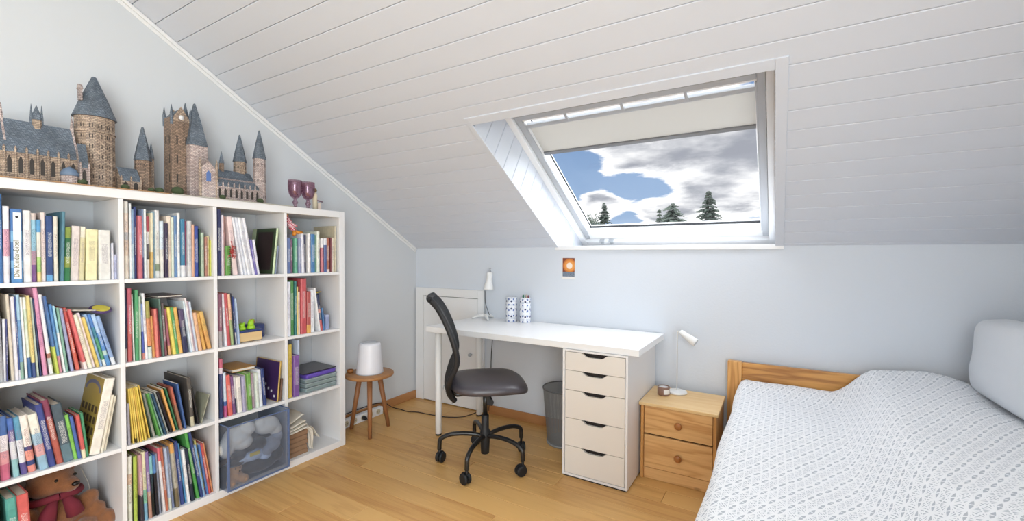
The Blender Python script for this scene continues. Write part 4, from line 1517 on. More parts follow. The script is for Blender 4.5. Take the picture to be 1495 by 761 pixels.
def plush(name, label, balls, material, cat='soft toy', voxel=0.005, group=None, loc=(0, 0, 0)):
    """soft body: overlapping balls fused into one skin"""
    m_ = mb()
    for b in balls:
        c, r = b[0], b[1]
        mt_ = Matrix.Rotation(b[2], 3, b[3]) if len(b) > 2 else None
        m_.ball(c, r, 18, 12, mt_)
    o = m_.build(name, material)
    o.location = loc
    rm = o.modifiers.new('fuse', 'REMESH')
    rm.mode = 'VOXEL'
    rm.voxel_size = voxel
    rm.use_smooth_shade = True
    sm_ = o.modifiers.new('soft', 'SMOOTH')
    sm_.factor = 0.6
    sm_.iterations = 3
    if label:
        tag(o, label, cat, group)
    return o


G = 'soft toys in the blue crate'
ox, oy, oz = 0.258, -1.4845, 0.043
pw = plush('soft_toy', 'big cream soft toy at the top left inside the blue crate',
           [((0, 0, 0), (.06, .062, .05)), ((0.01, 0.045, 0.03), (.045, .04, .035)), ((0, -0.05, -0.04), (.045, .035, .05)), ((0.01, 0.02, -0.03), (.05, .05, .04))],
           M['plush_white'], group=G, loc=(ox, oy - 0.075, oz + 0.225))
plush('soft_toy', 'pale soft toy at the top right inside the blue crate',
      [((0, 0, 0), (.055, .065, .045)), ((0.01, 0.04, -0.03), (.04, .03, .04)), ((0.012, -0.04, 0.02), (.03, .03, .03))],
      M['plush_white'], group=G, loc=(ox, oy + 0.078, oz + 0.235))
dg_ = plush('soft_toy', 'dark grey round-headed soft toy in the middle of the blue crate',
            [((0, 0, 0), (.035, .033, .03)), ((-0.01, -0.05, -0.012), (.03, .045, .02)), ((0.0, -0.105, -0.03), (.028, .035, .026))],
            M['plush_dark'], group=G, loc=(ox + 0.035, oy + 0.022, oz + 0.168))
plush('soft_toy', 'mottled grey soft toy at the right inside the blue crate',
      [((0, 0, 0), (.045, .048, .04)), ((0.0, 0.035, 0.035), (.03, .028, .03)), ((0.01, -0.03, -0.02), (.035, .03, .03))],
      M['plush_grey'], group=G, loc=(ox + 0.025, oy + 0.085, oz + 0.135))
lbp = plush('soft_toy', 'pale blue soft toy lying across the middle of the crate',
            [((0, 0, 0), (.04, .06, .03)), ((0.005, 0.06, -0.02), (.035, .035, .028)), ((0.0, -0.06, 0.0), (.035, .04, .03))],
            M['plush_blue'], group=G, loc=(ox + 0.02, oy - 0.01, oz + 0.112))
mb().box(0.034, 0.042, -0.03, 0.02, 0.008, 0.026).build('yellow_scarf', M['plush_yellow'], lbp, bevel=0.003)
plush('soft_toy', 'black soft toy filling the bottom right of the crate',
      [((0, 0, 0), (.06, .10, .045)), ((0.005, 0.085, 0.02), (.045, .04, .045)), ((0.0, 0.02, 0.025), (.04, .05, .03))],
      M['plush_dark'], group=G, loc=(ox, oy + 0.035, oz + 0.050))
tbx = plush('soft_toy', 'small tan teddy in a dark hat at the bottom left of the crate',
            [((0, 0, 0.045), (.030, .032, .030)), ((0, 0, 0), (.034, .036, .034)), ((0.025, 0.030, -0.012), (.022, .022, .022)),
             ((0.025, -0.030, -0.012), (.022, .022, .022)), ((0.03, 0, 0.038), (.014, .015, .012))],
            M['fur_light'], group=G, loc=(ox + 0.03, oy - 0.098, oz + 0.036))
mb().lathe([(0.040, 0), (0.040, 0.006), (0.024, 0.010), (0.022, 0.028), (0.014, 0.032)], c=(0, 0, 0.066), seg=20).build('hat', M['plush_dark'], tbx)
mb().ball((0.027, -0.011, 0.052), 0.003, 8, 6).ball((0.027, 0.011, 0.052), 0.003, 8, 6).ball((0.045, 0, 0.042), 0.004, 8, 6).build('eyes_and_nose', M['black'], tbx)

# bottom row, far left: big teddy bear slumped behind two books
tdl = (0.092, -2.182, 0.0385)
td = plush('teddy_bear', 'large brown teddy bear with a maroon scarf, slumped in the bottom left compartment', [
    ((0.0, 0.0, 0.10), (.085, .085, .105)),                       # body
    ((0.015, -0.005, 0.235), (.068, .072, .062)),                 # head
    ((0.065, 0.030, 0.222), (.036, .038, .030)),                  # muzzle
    ((-0.01, -0.060, 0.285), (.020, .028, .026)), ((0.0, 0.055, 0.285), (.020, .026, .026)),   # ears
    ((0.05, -0.075, 0.13), (.032, .034, .055), 0.5, 'X'), ((0.05, 0.085, 0.12), (.030, .036, .055), -0.7, 'X'),  # arms
    ((0.06, 0.115, 0.085), (.028, .034, .028)),
    ((0.075, 0.085, 0.036), (.075, .036, .034), -0.45, 'Z'), ((0.085, 0.145, 0.036), (.036, .032, .036)), # right leg
    ((0.085, -0.045, 0.036), (.060, .036, .034), 0.3, 'Z')], M['fur'], cat='teddy bear', voxel=0.006, loc=tdl)
mb().ball((0.100, 0.046, 0.230), (.010, .013, .009), 12, 8).build('nose', M['black'], td)
mb().ball((0.076, -0.004, 0.256), 0.006, 10, 7).ball((0.068, 0.052, 0.258), 0.006, 10, 7).build('eyes', M['black'], td)
sc = mb()
ring = []
for q in range(25):
    a_ = 2 * pi * q / 24
    ring.append((0.012 + 0.076 * cos(a_), 0.078 * sin(a_), 0.186 + 0.008 * cos(a_ * 2)))
sc.tube(ring, 0.014, 8, cap=False)
sc.tube([(0.080, 0.02, 0.185), (0.098, 0.035, 0.150), (0.100, 0.045, 0.110)], [0.012, 0.024, 0.028], 8)
sc.tube([(0.078, -0.01, 0.185), (0.098, -0.030, 0.150), (0.100, -0.04, 0.105)], [0.012, 0.024, 0.030], 8)
sc.build('scarf', M['maroon'], td)
wc = mb().tube([(0.006, -2.09, 0.29), (0.02, -2.075, 0.26), (0.05, -2.062, 0.20), (0.06, -2.056, 0.14), (0.03, -2.05, 0.08)], 0.0022, 6)
tag(wc.build('white_cable', M['cable_white'], None), 'thin white cable hanging behind the teddy bear', 'cable')
# ------------------------------------------------------------------ card castles on the bookcase (plain generic models)


def stone(name, c1, c2, mortar, sc_=1.0):
    mt = bpy.data.materials.new(name)
    mt.use_nodes = True
    t = NT(mt.node_tree)
    p = t.n('ShaderNodeBsdfPrincipled')
    o = t.n('ShaderNodeOutputMaterial')
    t.link(p.outputs[0], o.inputs[0])
    tc = t.n('ShaderNodeTexCoord')
    sp = t.n('ShaderNodeSeparateXYZ')
    t.link(tc.outputs['Object'], sp.inputs[0])
    cb_ = t.n('ShaderNodeCombineXYZ')
    t.link(t.math('ADD', sp.outputs[0], sp.outputs[1]), cb_.inputs[0])
    t.link(sp.outputs[2], cb_.inputs[1])
    br = t.n('ShaderNodeTexBrick')
    br.inputs['Scale'].default_value = 34 * sc_
    br.inputs['Color1'].default_value = srgb(c1)
    br.inputs['Color2'].default_value = srgb(c2)
    br.inputs['Mortar'].default_value = srgb(mortar)
    br.inputs['Mortar Size'].default_value = 0.028
    br.inputs['Brick Width'].default_value = 0.42
    br.inputs['Row Height'].default_value = 0.22
    t.link(cb_.outputs[0], br.inputs['Vector'])
    nz = t.n('ShaderNodeTexNoise')
    nz.inputs['Scale'].default_value = 14
    nz.inputs['Detail'].default_value = 6
    t.link(tc.outputs['Object'], nz.inputs['Vector'])
    hs = t.n('ShaderNodeHueSaturation')
    t.link(br.outputs['Color'], hs.inputs['Color'])
    t.link(t.math('MULTIPLY_ADD', nz.outputs['Fac'], 1.5, 0.28), hs.inputs['Value'])
    t.link(hs.outputs[0], p.inputs['Base Color'])
    p.inputs['Roughness'].default_value = 0.6
    return mt


M['stone'] = stone('tan_stone_print', 'bfaa94', '9c8878', '6c5c52')
M['stone_p'] = stone('pale_stone_print', 'cdbfb8', 'b09e98', '7c6c6c')
M['stone_d'] = stone('dark_stone_print', 'a48a76', '84705f', '54473f')
M['slate'] = stone('slate_roof_print', '7c8690', '5c6672', '444c56', 1.4)
M['slit'] = mat('dark_window_print', '39332f', 0.6)
M['bluewin'] = mat('blue_window_print', '5c78b0', 0.4)
M['base_tan'] = mat('tan_card_base', 'b58f68', 0.8)
M['base_pale'] = mat('pale_card_base', 'c9c6ba', 0.8, noise_amt=0.1)
M['bush'] = mat('green_card_bush', '4c5a3c', 0.9, noise_amt=0.4, noise_scale=60)


class Castle:
    def __init__(self, name, label):
        self.t = thing(name, label, 'model castle', (0.15, -1.9, 1.4645))

    def P(self, x, y, z=0.0):
        return (x - 0.15, y + 1.9, z)

    def part(self, m_, name, material, bevel=0):
        return m_.build(name, material, self.t, bevel=bevel)

    def tower(self, x, y, r, h, top, seg=8, st='stone', tip=0.1, slits=3, square=False, over=1.12, name='tower', twist=0.0):
        cx, cy, _ = self.P(x, y)
        ang = pi / seg + twist
        k = r / cos(pi / seg)
        m_ = mb().lathe([(k, 0.003), (k, h * 0.78), (k * 1.05, h * 0.785), (k * 1.05, h * 0.80), (k, h * 0.805), (k, h)], (cx, cy, 0), seg, smooth=False, ang=ang)
        body = self.part(m_, name, M[st])
        rf = mb().lathe([(k * over, h + 0.0005), (k * over * 0.98, h + 0.004), (k * over * 0.62, h + (top - h) * 0.45), (k * tip * 0.9, top - 0.002), (k * tip * .4, top)],
                        (cx, cy, 0), seg, smooth=False, ang=ang)
        self.part(rf, 'spire', M['slate'])
        if slits:
            sl_ = mb()
            for q in range(seg):
                a_ = 2 * pi * q / seg + twist
                for i_ in range(slits):
                    z_ = h * (0.14 + 0.70 * i_ / max(1, slits - 1) if slits > 1 else 0.5)
                    for off_ in (-0.35, 0.35):
                        R = Matrix.Translation((cx, cy, z_)) @ Matrix.Rotation(a_, 4, 'Z')
                        wd = r * tan(pi / seg)
                        sl_.box(r - 0.0003, r + 0.0006, off_ * wd - wd * 0.09, off_ * wd + wd * 0.09, 0, h * 0.055, R)
            tag(self.part(sl_, 'arrow_slits', M['slit']), kind='stuff')
        return body

    def hall(self, x0, x1, y0, y1, hw, hr, st='stone', bays=0, name='hall'):
        a, b = self.P(x0, y0), self.P(x1, y1)
        xm = (a[0] + b[0]) / 2
        m_ = mb().prism([(a[0], 0.003), (b[0], 0.003), (b[0], hw), (xm, hr - 0.002), (a[0], hw)], 'y', a[1], b[1])
        self.part(m_, name, M[st])
        e = 0.004
        t_ = 0.003
        for sx in (-1, 1):
            xe = (a[0] if sx < 0 else b[0]) + sx * e
            rf = mb().prism([(xe, hw - e * 1.2), (xm, hr), (xm, hr + t_), (xe, hw - e * 1.2 + t_)], 'y', a[1] + 0.001, b[1] - 0.001)
            self.part(rf, 'roof', M['slate'])
        if bays:
            bt_, wn_ = mb(), mb()
            L = (b[1] - a[1]) / bays
            for q in range(bays + 1):
                yy = min(max(a[1] + q * L, a[1] + 0.002), b[1] - 0.002)
                bt_.prism([(yy - 0.0025, 0.003), (yy + 0.0025, 0.003), (yy + 0.0025, hw + 0.010), (yy, hw + 0.018), (yy - 0.0025, hw + 0.010)], 'x', b[0], b[0] + 0.007)
            for q in range(bays):
                yc = a[1] + (q + 0.5) * L
                wn_.prism([(yc - L * .2, hw * .25), (yc + L * .2, hw * .25), (yc + L * .2, hw * .7), (yc, hw * .85), (yc - L * .2, hw * .7)], 'x', b[0], b[0] + 0.0007)
            tag(self.part(bt_, 'buttresses', M[st]), kind='stuff')
            tag(self.part(wn_, 'arched_windows', M['slit']), kind='stuff')


c1 = Castle('card_castle', 'card model castle with a round tower and long hall, left one on the bookcase')
c1.part(mb().box(*[v for p in zip(c1.P(0.03, -2.385), c1.P(0.292, -1.845)) for v in p][:4], -0.0, 0.0028), 'base_plate', M['base_tan'])
c1.hall(0.10, 0.235, -2.375, -2.125, 0.105, 0.228, bays=9)
# gable walls with tall finials
for yy in (-2.315, -2.128):
    a = c1.P(0.10, yy)
    m_ = mb().prism([(a[0] - 0.004, 0.1), (a[0] + 0.139, 0.1), (a[0] + 0.0675, 0.238)], 'y', a[1], a[1] + 0.006)
    m_.lathe([(0.006, 0.20), (0.006, 0.232), (0.001, 0.286)], (a[0] + 0.0675, a[1] + 0.003, 0), 6, smooth=False)
    c1.part(m_, 'gable', M['stone_p'])
c1.tower(0.1675, -2.222, 0.013, 0.243, 0.300, 6, 'stone', 0.1, 0, name='turret')
cx_, cy_, _ = c1.P(0.1675, -2.222)
for yy in (-2.236, -2.208):
    a = c1.P(0.1675, yy)
    c1.part(mb().lathe([(0.005, 0.225), (0.005, 0.25), (0.0008, 0.302)], (a[0], a[1], 0), 6, smooth=False), 'pinnacle', M['slate'])
c1.tower(0.14, -2.048, 0.062, 0.298, 0.474, 14, 'stone', 0.13, 6)
a = c1.P(0.14, -2.098)
c1.part(mb().box(a[0] + 0.01, a[0] + 0.03, a[1] - 0.004, a[1] + 0.006, 0.36, 0.405).prism([(a[0] + 0.006, 0.405), (a[0] + 0.034, 0.405), (a[0] + 0.02, 0.425)], 'y', a[1] - 0.006, a[1] + 0.008), 'dormer', M['stone_p'])
c1.hall(0.20, 0.262, -2.128, -2.100, 0.075, 0.165, 'stone_p', bays=1, name='chapel')
a = c1.P(0.245, -2.152)
c1.part(mb().lathe([(0.026, 0.003), (0.026, 0.034)], (a[0], a[1], 0), 10, smooth=False), 'rotunda', M['stone_p'])
c1.part(mb().lathe([(0.028, 0.0345), (0.027, 0.044), (0.020, 0.058), (0.010, 0.066), (0.002, 0.070)], (a[0], a[1], 0), 16), 'dome', mat('blue_grey_dome', '6c8098', 0.5))
c1.hall(0.12, 0.20, -1.985, -1.915, 0.052, 0.105, 'stone', bays=2, name='passage')
c1.tower(0.15, -1.890, 0.027, 0.152, 0.304, 8, 'stone_d', 0.16, 2)
c1.tower(0.13, -1.852, 0.009, 0.17, 0.245, 6, 'stone', 0.12, 0, name='turret')
for (xx, yy, r_) in ((0.255, -1.868, 0.013), (0.262, -2.12, 0.012), (0.25, -1.985, 0.012), (0.262, -1.90, 0.010)):
    a = c1.P(xx, yy)
    c1.part(mb().ball((a[0], a[1], r_ * 0.9 + 0.003), (r_, r_ * 1.3, r_), 10, 7), 'bush', M['bush'])

c2 = Castle('card_castle', 'card model castle with a tall square tower, right one on the bookcase')
c2.part(mb().box(*[v for p in zip(c2.P(0.03, -1.835), c2.P(0.292, -1.265)) for v in p][:4], -0.0, 0.0028), 'base_plate', M['base_pale'])


def sq_tower(cst, x, y, r, h, st):
    a = cst.P(x, y)
    cst.part(mb().box(a[0] - r, a[0] + r, a[1] - r, a[1] + r, 0.003, h), 'tower', M[st])
    return a


a = sq_tower(c2, 0.14, -1.752, 0.040, 0.375, 'stone_d')
for gx in (0.036, -0.041):
    c2.part(mb().prism([(a[1] - 0.041, 0.36), (a[1] + 0.041, 0.36), (a[1], 0.430)], 'x', a[0] + gx, a[0] + gx + 0.005), 'gable', M['stone'])
c2.part(mb().prism([(a[1] - 0.039, 0.3755), (a[1] + 0.039, 0.3755), (a[1], 0.420)], 'x', a[0] - 0.0355, a[0] + 0.0355), 'roof', M['slate'])
for sx in (-1, 1):
    for sy in (-1, 1):
        c2.part(mb().lathe([(0.006, 0.34), (0.0065, 0.392), (0.0008, 0.432)], (a[0] + sx * 0.038, a[1] + sy * 0.038, 0), 6, smooth=False), 'pinnacle', M['slate'])
c2.part(mb().lathe([(0.011, 0), (0.011, 0.0012)], seg=18, mat=Matrix.Translation((a[0] + 0.041, a[1], 0.378)).to_3x3() @ Matrix.Rotation(pi / 2, 3, 'Y'), c=(a[0] + 0.041, a[1], 0.378)), 'round_window', M['white_matte'])
sl_ = mb()
for q in range(3):
    for yy in (-0.018, 0.018):
        sl_.box(a[0] + 0.040, a[0] + 0.0407, a[1] + yy - 0.003, a[1] + yy + 0.003, 0.07 + q * 0.09, 0.11 + q * 0.09)
        sl_.box(a[0] + yy - 0.003, a[0] + yy + 0.003, a[1] - 0.0407, a[1] - 0.040, 0.07 + q * 0.09, 0.11 + q * 0.09)
tag(c2.part(sl_, 'arrow_slits', M['slit']), kind='stuff')
c2.tower(0.175, -1.695, 0.038, 0.255, 0.462, 4, 'stone_p', 0.10, 0, over=1.05)
a = c2.P(0.13, -1.715)
c2.part(mb().lathe([(0.014, 0.30), (0.015, 0.40), (0.001, 0.468)], (a[0], a[1], 0), 6, smooth=False), 'turret', M['slate'])
# porch with a blue window
a = c2.P(0.215, -1.668)
c2.part(mb().prism([(a[1] - 0.034, 0.003), (a[1] + 0.034, 0.003), (a[1] + 0.034, 0.145), (a[1], 0.185), (a[1] - 0.034, 0.145)], 'x', a[0] - 0.02, a[0] + 0.03), 'porch', M['stone_p'])
c2.part(mb().prism([(a[1] - 0.010, 0.085), (a[1] + 0.010, 0.085), (a[1] + 0.010, 0.125), (a[1], 0.138), (a[1] - 0.010, 0.125)], 'x', a[0] + 0.0301, a[0] + 0.031), 'blue_window', M['bluewin'])
for yy in (-0.036, 0.036):
    c2.part(mb().lathe([(0.006, 0.003), (0.006, 0.165), (0.0008, 0.195)], (a[0] + 0.03, a[1] + yy, 0), 6, smooth=False), 'pinnacle', M['stone'])
c2.hall(0.165, 0.245, -1.632, -1.425, 0.075, 0.108, 'stone_p', bays=8, name='aisle')
c2.hall(0.11, 0.19, -1.632, -1.425, 0.125, 0.165, 'stone_p', bays=0, name='nave')
c2.tower(0.150, -1.565, 0.010, 0.20, 0.262, 6, 'stone_d', 0.1, 1, name='turret')
c2.tower(0.130, -1.466, 0.027, 0.225, 0.372, 8, 'stone', 0.14, 2)
c2.tower(0.205, -1.404, 0.027, 0.245, 0.400, 8, 'stone_p', 0.14, 3)
for (xx, yy, r_) in ((0.255, -1.800, 0.020), (0.262, -1.615, 0.012), (0.258, -1.43, 0.014)):
    a = c2.P(xx, yy)
    c2.part(mb().ball((a[0], a[1], r_ * 0.9 + 0.003), (r_, r_ * 1.2, r_), 10, 7), 'bush', M['bush'])

# goblets and a wooden peg figure
gm = bpy.data.materials.new('purple_pressed_glass')
gm.use_nodes = True
t = NT(gm.node_tree)
a1 = t.n('ShaderNodeBsdfTransparent')
a1.inputs[0].default_value = srgb('efdfe7')
a2 = t.n('ShaderNodeBsdfGlossy')
a2.inputs[0].default_value = srgb('c8b4c0')
a2.inputs['Roughness'].default_value = 0.12
a3 = t.n('ShaderNodeBsdfDiffuse')
a3.inputs[0].default_value = srgb('8a5c70')
m1 = t.n('ShaderNodeMixShader')
tc = t.n('ShaderNodeTexCoord')
vo = t.n('ShaderNodeTexVoronoi')
vo.inputs['Scale'].default_value = 85
t.link(tc.outputs['Object'], vo.inputs['Vector'])
t.link(t.math('MULTIPLY_ADD', vo.outputs['Distance'], 0.32, 0.0, clamp=True), m1.inputs[0])
t.link(a1.outputs[0], m1.inputs[1])
t.link(a3.outputs[0], m1.inputs[2])
m2 = t.n('ShaderNodeMixShader')
m2.inputs[0].default_value = 0.18
t.link(m1.outputs[0], m2.inputs[1])
t.link(a2.outputs[0], m2.inputs[2])
ou = t.n('ShaderNodeOutputMaterial')
t.link(m2.outputs[0], ou.inputs[0])


def goblet(x, y, label):
    g = thing('goblet', label, 'glass', (x, y, TOPZ + 0.0006), group='purple goblets on the bookcase')
    mb().lathe([(0.026, 0.0), (0.027, 0.003), (0.012, 0.008), (0.007, 0.014), (0.012, 0.026), (0.016, 0.033), (0.012, 0.041), (0.008, 0.050), (0.010, 0.056)], seg=20).build('stem', gm, g)
    mb().lathe([(0.010, 0.0565), (0.022, 0.064), (0.032, 0.080), (0.0375, 0.105), (0.0385, 0.135), (0.037, 0.160), (0.0350, 0.160), (0.0360, 0.135), (0.035, 0.107),
                (0.029, 0.082), (0.018, 0.067), (0.003, 0.062)], seg=24, cap=False).build('bowl', gm, g)


goblet(0.215, -1.208, 'purple pressed-glass goblet, the left one beside the castles')
goblet(0.215, -1.128, 'purple pressed-glass goblet, the right one beside the peg figure')
pg = thing('peg_figure', 'small wooden peg figure standing right of the goblets', 'figurine', (0.22, -1.086, TOPZ + 0.0005))
mb().lathe([(0.013, 0.0), (0.013, 0.085), (0.010, 0.100), (0.006, 0.106)], seg=14).build('body', mat('pale_peg_wood', 'd8ccb0', 0.7), pg)
mb().ball((0, 0, 0.118), (0.012, 0.012, 0.013), 14, 9).build('head', mat('dark_peg_wood', '7a6644', 0.7), pg)
mb().tube([(0.006, 0.008, 0.060), (0.010, 0.026, 0.056), (0.012, 0.042, 0.052)], [0.004, 0.0045, 0.004], 8).build('arm', mat('mauve_paint', '7d6270', 0.6), pg)
mb().box(-0.006, 0.006, 0.016, 0.038, 0.0, 0.046).build('side_block', mat('pinkish_wood', 'ddcabc', 0.7), pg, bevel=0.002)

# ------------------------------------------------------------------ stool, humidifier, power strip, cables
so = thing('stool', 'low three-legged round wooden stool beside the bookcase', 'stool', (0.268, -0.722, 0))
SH = 0.408
mb().lathe([(0.140, SH - 0.024), (0.153, SH - 0.020), (0.157, SH - 0.012), (0.155, SH - 0.003), (0.149, SH)], seg=40).build('seat', M['teak'], so)
for (fx, fy) in ((0.099 + 0.006, -0.742), (0.348, -0.790), (0.284, -0.574)):
    dx, dy = fx - 0.268, fy + 0.722
    mb().tube([(dx * 0.50, dy * 0.50, SH - 0.0245), (dx, dy, 0.001)], [0.0175, 0.0125], 14).build('leg', M['teak_z'], so)
mb().box(-0.075, 0.075, -0.012, 0.012, SH - 0.046, SH - 0.0243).build('brace', M['teak'], so, loc=(-0.005, 0.0, 0), rot=(0, 0, 0.45))
hu = thing('humidifier', 'white tapered cylinder humidifier standing on the wooden stool', 'humidifier', (0.272, -0.724, SH + 0.0005))
mb().lathe([(0.070, 0), (0.086, 0.004), (0.087, 0.012), (0.083, 0.045), (0.077, 0.100), (0.073, 0.150), (0.071, 0.185), (0.067, 0.197), (0.058, 0.202)], seg=40).build('body', M['ceramic'], hu)
mb().lathe([(0.074, -0.0002), (0.088, 0.0002), (0.088, 0.0035), (0.087, 0.0037)], seg=40).build('grey_foot', M['alu'], hu)
mb().lathe([(0.054, 0.2022), (0.052, 0.206), (0.030, 0.2075), (0.012, 0.211)], seg=32).build('vent_cap', mat('grey_vent', 'b4b6bc', 0.4), hu)
pot = thing('small_pot', 'tiny brown pot on the stool left of the humidifier', 'pot', (0.165, -0.795, SH + 0.0005))
mb().lathe([(0.014, 0), (0.020, 0.004), (0.022, 0.020), (0.018, 0.022), (0.016, 0.008)], seg=16).build('pot_body', M['pine_dark'], pot)

ps = thing('power_strip', 'white multi-socket power strip on the floor behind the stool', 'power strip', (0.052, -0.60, 0.0005))
mb().box(-0.020, 0.020, -0.195, 0.170, 0, 0.058).build('strip_body', M['white_matte'], ps, bevel=0.005)
for q in range(5):
    yy = -0.155 + q * 0.07
    mb().lathe([(0.019, 0), (0.019, 0.001), (0.016, 0.0012)], seg=20).build('socket', mat('socket_cream', 'c9c2a8', 0.5), ps, loc=(0.0201, yy, 0.030), rot=(0, pi / 2, 0))
    pin = mb()
    for s_ in (-1, 1):
        pin.lathe([(0.0028, 0), (0.0028, 0.0006)], c=(0, s_ * 0.009, 0), seg=8)
    pin.build('socket_holes', M['black'], ps, loc=(0.0214, yy, 0.030), rot=(0, pi / 2, 0))
pl = thing('plug', 'black plug pushed into the power strip', 'plug', (0.0745, -0.615, 0.0305))
mb().tube([(0.0, 0, 0), (0.022, 0, 0), (0.034, 0, -0.002)], [0.014, 0.014, 0.007], 12).build('plug_body', M['black_plastic'], pl)
mb().tube([(0.034, 0, -0.002), (0.050, 0.01, -0.012), (0.052, 0.03, 0.005), (0.035, 0.045, 0.04), (0.01, 0.05, 0.055)], 0.003, 7).build('plug_cord', M['cable_black'], pl)


def smoothpath(pts, n=8):
    out = []
    P = [Vector(p) for p in pts]
    P = [P[0] * 2 - P[1]] + P + [P[-1] * 2 - P[-2]]
    for i in range(1, len(P) - 2):
        for k_ in range(n):
            u = k_ / n
            a_, b_, c_, d_ = P[i - 1], P[i], P[i + 1], P[i + 2]
            out.append(0.5 * ((2 * b_) + (c_ - a_) * u + (2 * a_ - 5 * b_ + 4 * c_ - d_) * u * u + (3 * b_ - a_ - 3 * c_ + d_) * u ** 3))
    out.append(P[-2])
    return out


cbl = mb().tube(smoothpath([(0.016, -0.86, 0.075), (0.018, -0.74, 0.078), (0.018, -0.60, 0.079), (0.018, -0.46, 0.076), (0.020, -0.36, 0.050), (0.045, -0.315, 0.012),
                            (0.12, -0.300, 0.0045), (0.20, -0.305, 0.0045), (0.28, -0.276, 0.0045), (0.374, -0.268, 0.0045), (0.52, -0.245, 0.0045),
                            (0.62, -0.185, 0.0045), (0.652, -0.11, 0.0045), (0.665, -0.045, 0.006)]), 0.0036, 8)
tag(cbl.build('floor_cable', M['cable'], None), 'dark brown cable snaking over the floor from stool to desk', 'cable')

# ------------------------------------------------------------------ desk
DX0, DX1, DY0, DY1, DZ = 0.6257, 2.0329, -0.5649, -0.006, 0.7272
dk = thing('desk', 'white desk with round legs along the knee wall under the skylight', 'desk', (DX0 + 0.7, -0.28, 0))
ox_, oy_ = DX0 + 0.7, -0.28
mb().box(DX0 - ox_, DX1 - ox_, DY0 - oy_, DY1 - oy_, DZ - 0.034, DZ).build('tabletop', M['desk'], dk, bevel=0.0015)
for (lx, ly) in ((0.688, -0.512), (0.712, -0.086)):
    mb().lathe([(0.0195, 0.012), (0.0205, 0.013), (0.0225, DZ - 0.040)], (lx - ox_, ly - oy_, 0), 22).build('leg', M['metal_white'], dk)
    mb().lathe([(0.014, 0.0005), (0.0195, 0.002), (0.0195, 0.0115)], (lx - ox_, ly - oy_, 0), 18).build('leg_foot', M['black_plastic'], dk)
    mb().box(lx - ox_ - 0.04, lx - ox_ + 0.04, ly - oy_ - 0.04, ly - oy_ + 0.04, DZ - 0.0395, DZ - 0.0345).build('leg_plate', M['metal_white'], dk)

# drawer unit
AX0, AX1, AY0, AY1, AH = 1.6221, 1.9821, -0.575, -0.012, DZ - 0.0346
du = thing('drawer_unit', 'tall white five-drawer unit under the right end of the desk', 'drawer unit', ((AX0 + AX1) / 2, (AY0 + AY1) / 2, 0))
ux, uy = (AX0 + AX1) / 2, (AY0 + AY1) / 2


def dpart(name, x0, x1, y0, y1, z0, z1, m_=None, bevel=0.001):
    return mb().box(x0 - ux, x1 - ux, y0 - uy, y1 - uy, z0, z1).build(name, m_ or M['laminate'], du, bevel=bevel)


dpart('side_panel', AX0, AX0 + 0.0125, AY0, AY1, 0.008, AH - 0.0005)
dpart('side_panel', AX1 - 0.0125, AX1, AY0, AY1, 0.008, AH - 0.0005)
dpart('top_panel', AX0 + 0.013, AX1 - 0.013, AY0 + 0.0005, AY1, AH - 0.011, AH - 0.0005)
dpart('bottom_panel', AX0 + 0.013, AX1 - 0.013, AY0 + 0.0005, AY1, 0.008, 0.020)
dpart('back_panel', AX0 + 0.013, AX1 - 0.013, AY1 - 0.006, AY1, 0.0205, AH - 0.0115)
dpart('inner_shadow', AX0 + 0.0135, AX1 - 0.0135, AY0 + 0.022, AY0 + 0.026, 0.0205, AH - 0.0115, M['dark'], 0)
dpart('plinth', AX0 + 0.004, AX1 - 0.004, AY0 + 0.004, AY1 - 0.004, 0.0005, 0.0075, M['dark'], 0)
zs = [AH - 0.0125, 0.580, 0.474, 0.3215, 0.170, 0.0215]
for i in range(5):
    zt_, zb_ = zs[i] - 0.0012, zs[i + 1] + 0.0012
    x0, x1 = AX0 + 0.0155 - ux, AX1 - 0.0155 - ux
    xc = 0.0
    hw = 0.074
    pl_ = [(x0, zb_), (x1, zb_), (x1, zt_)]
    # scooped finger pull in the top edge
    n = 12
    pl_ += [(xc + hw, zt_)]
    for q in range(n + 1):
        u = q / n
        xx = xc + hw * (1 - 2 * u)
        d_ = 0.020 * min(1, (1 - abs(2 * u - 1)) * 2.1)
        d_ = 0.020 * (3 * (d_ / 0.020) ** 2 - 2 * (d_ / 0.020) ** 3)
        pl_.append((xx, zt_ - d_))
    pl_ += [(xc - hw, zt_), (x0, zt_)]
    clean = []
    for p_ in pl_:
        if not clean or (abs(p_[0] - clean[-1][0]) + abs(p_[1] - clean[-1][1])) > 1e-5:
            clean.append(p_)
    mb().prism(clean, 'y', AY0 + 0.001 - uy, AY0 + 0.016 - uy).build('drawer_front', M['drawer'], du, bevel=0.0008)

# ------------------------------------------------------------------ waste bin
wb = bpy.data.materials.new('grey_wire_mesh')
wb.use_nodes = True
t = NT(wb.node_tree)
a1 = t.n('ShaderNodeBsdfTransparent')
a2 = t.n('ShaderNodeBsdfPrincipled')
a2.inputs['Base Color'].default_value = srgb('8b9095')
a2.inputs['Roughness'].default_value = 0.45
a2.inputs['Metallic'].default_value = 0.3
tc = t.n('ShaderNodeTexCoord')
sp = t.n('ShaderNodeSeparateXYZ')
t.link(tc.outputs['Object'], sp.inputs[0])
an = t.math('ARCTAN2', sp.outputs[1], sp.outputs[0])
f1 = t.math('GREATER_THAN', t.math('FRACT', t.math('MULTIPLY', an, 40.0)), 0.42)
f2 = t.math('GREATER_THAN', t.math('FRACT', t.math('MULTIPLY', sp.outputs[2], 330.0)), 0.42)
hole = t.math('MULTIPLY', f1, f2)
mx = t.n('ShaderNodeMixShader')
t.link(hole, mx.inputs[0])
t.link(a2.outputs[0], mx.inputs[1])
t.link(a1.outputs[0], mx.inputs[2])
ou = t.n('ShaderNodeOutputMaterial')
t.link(mx.outputs[0], ou.inputs[0])
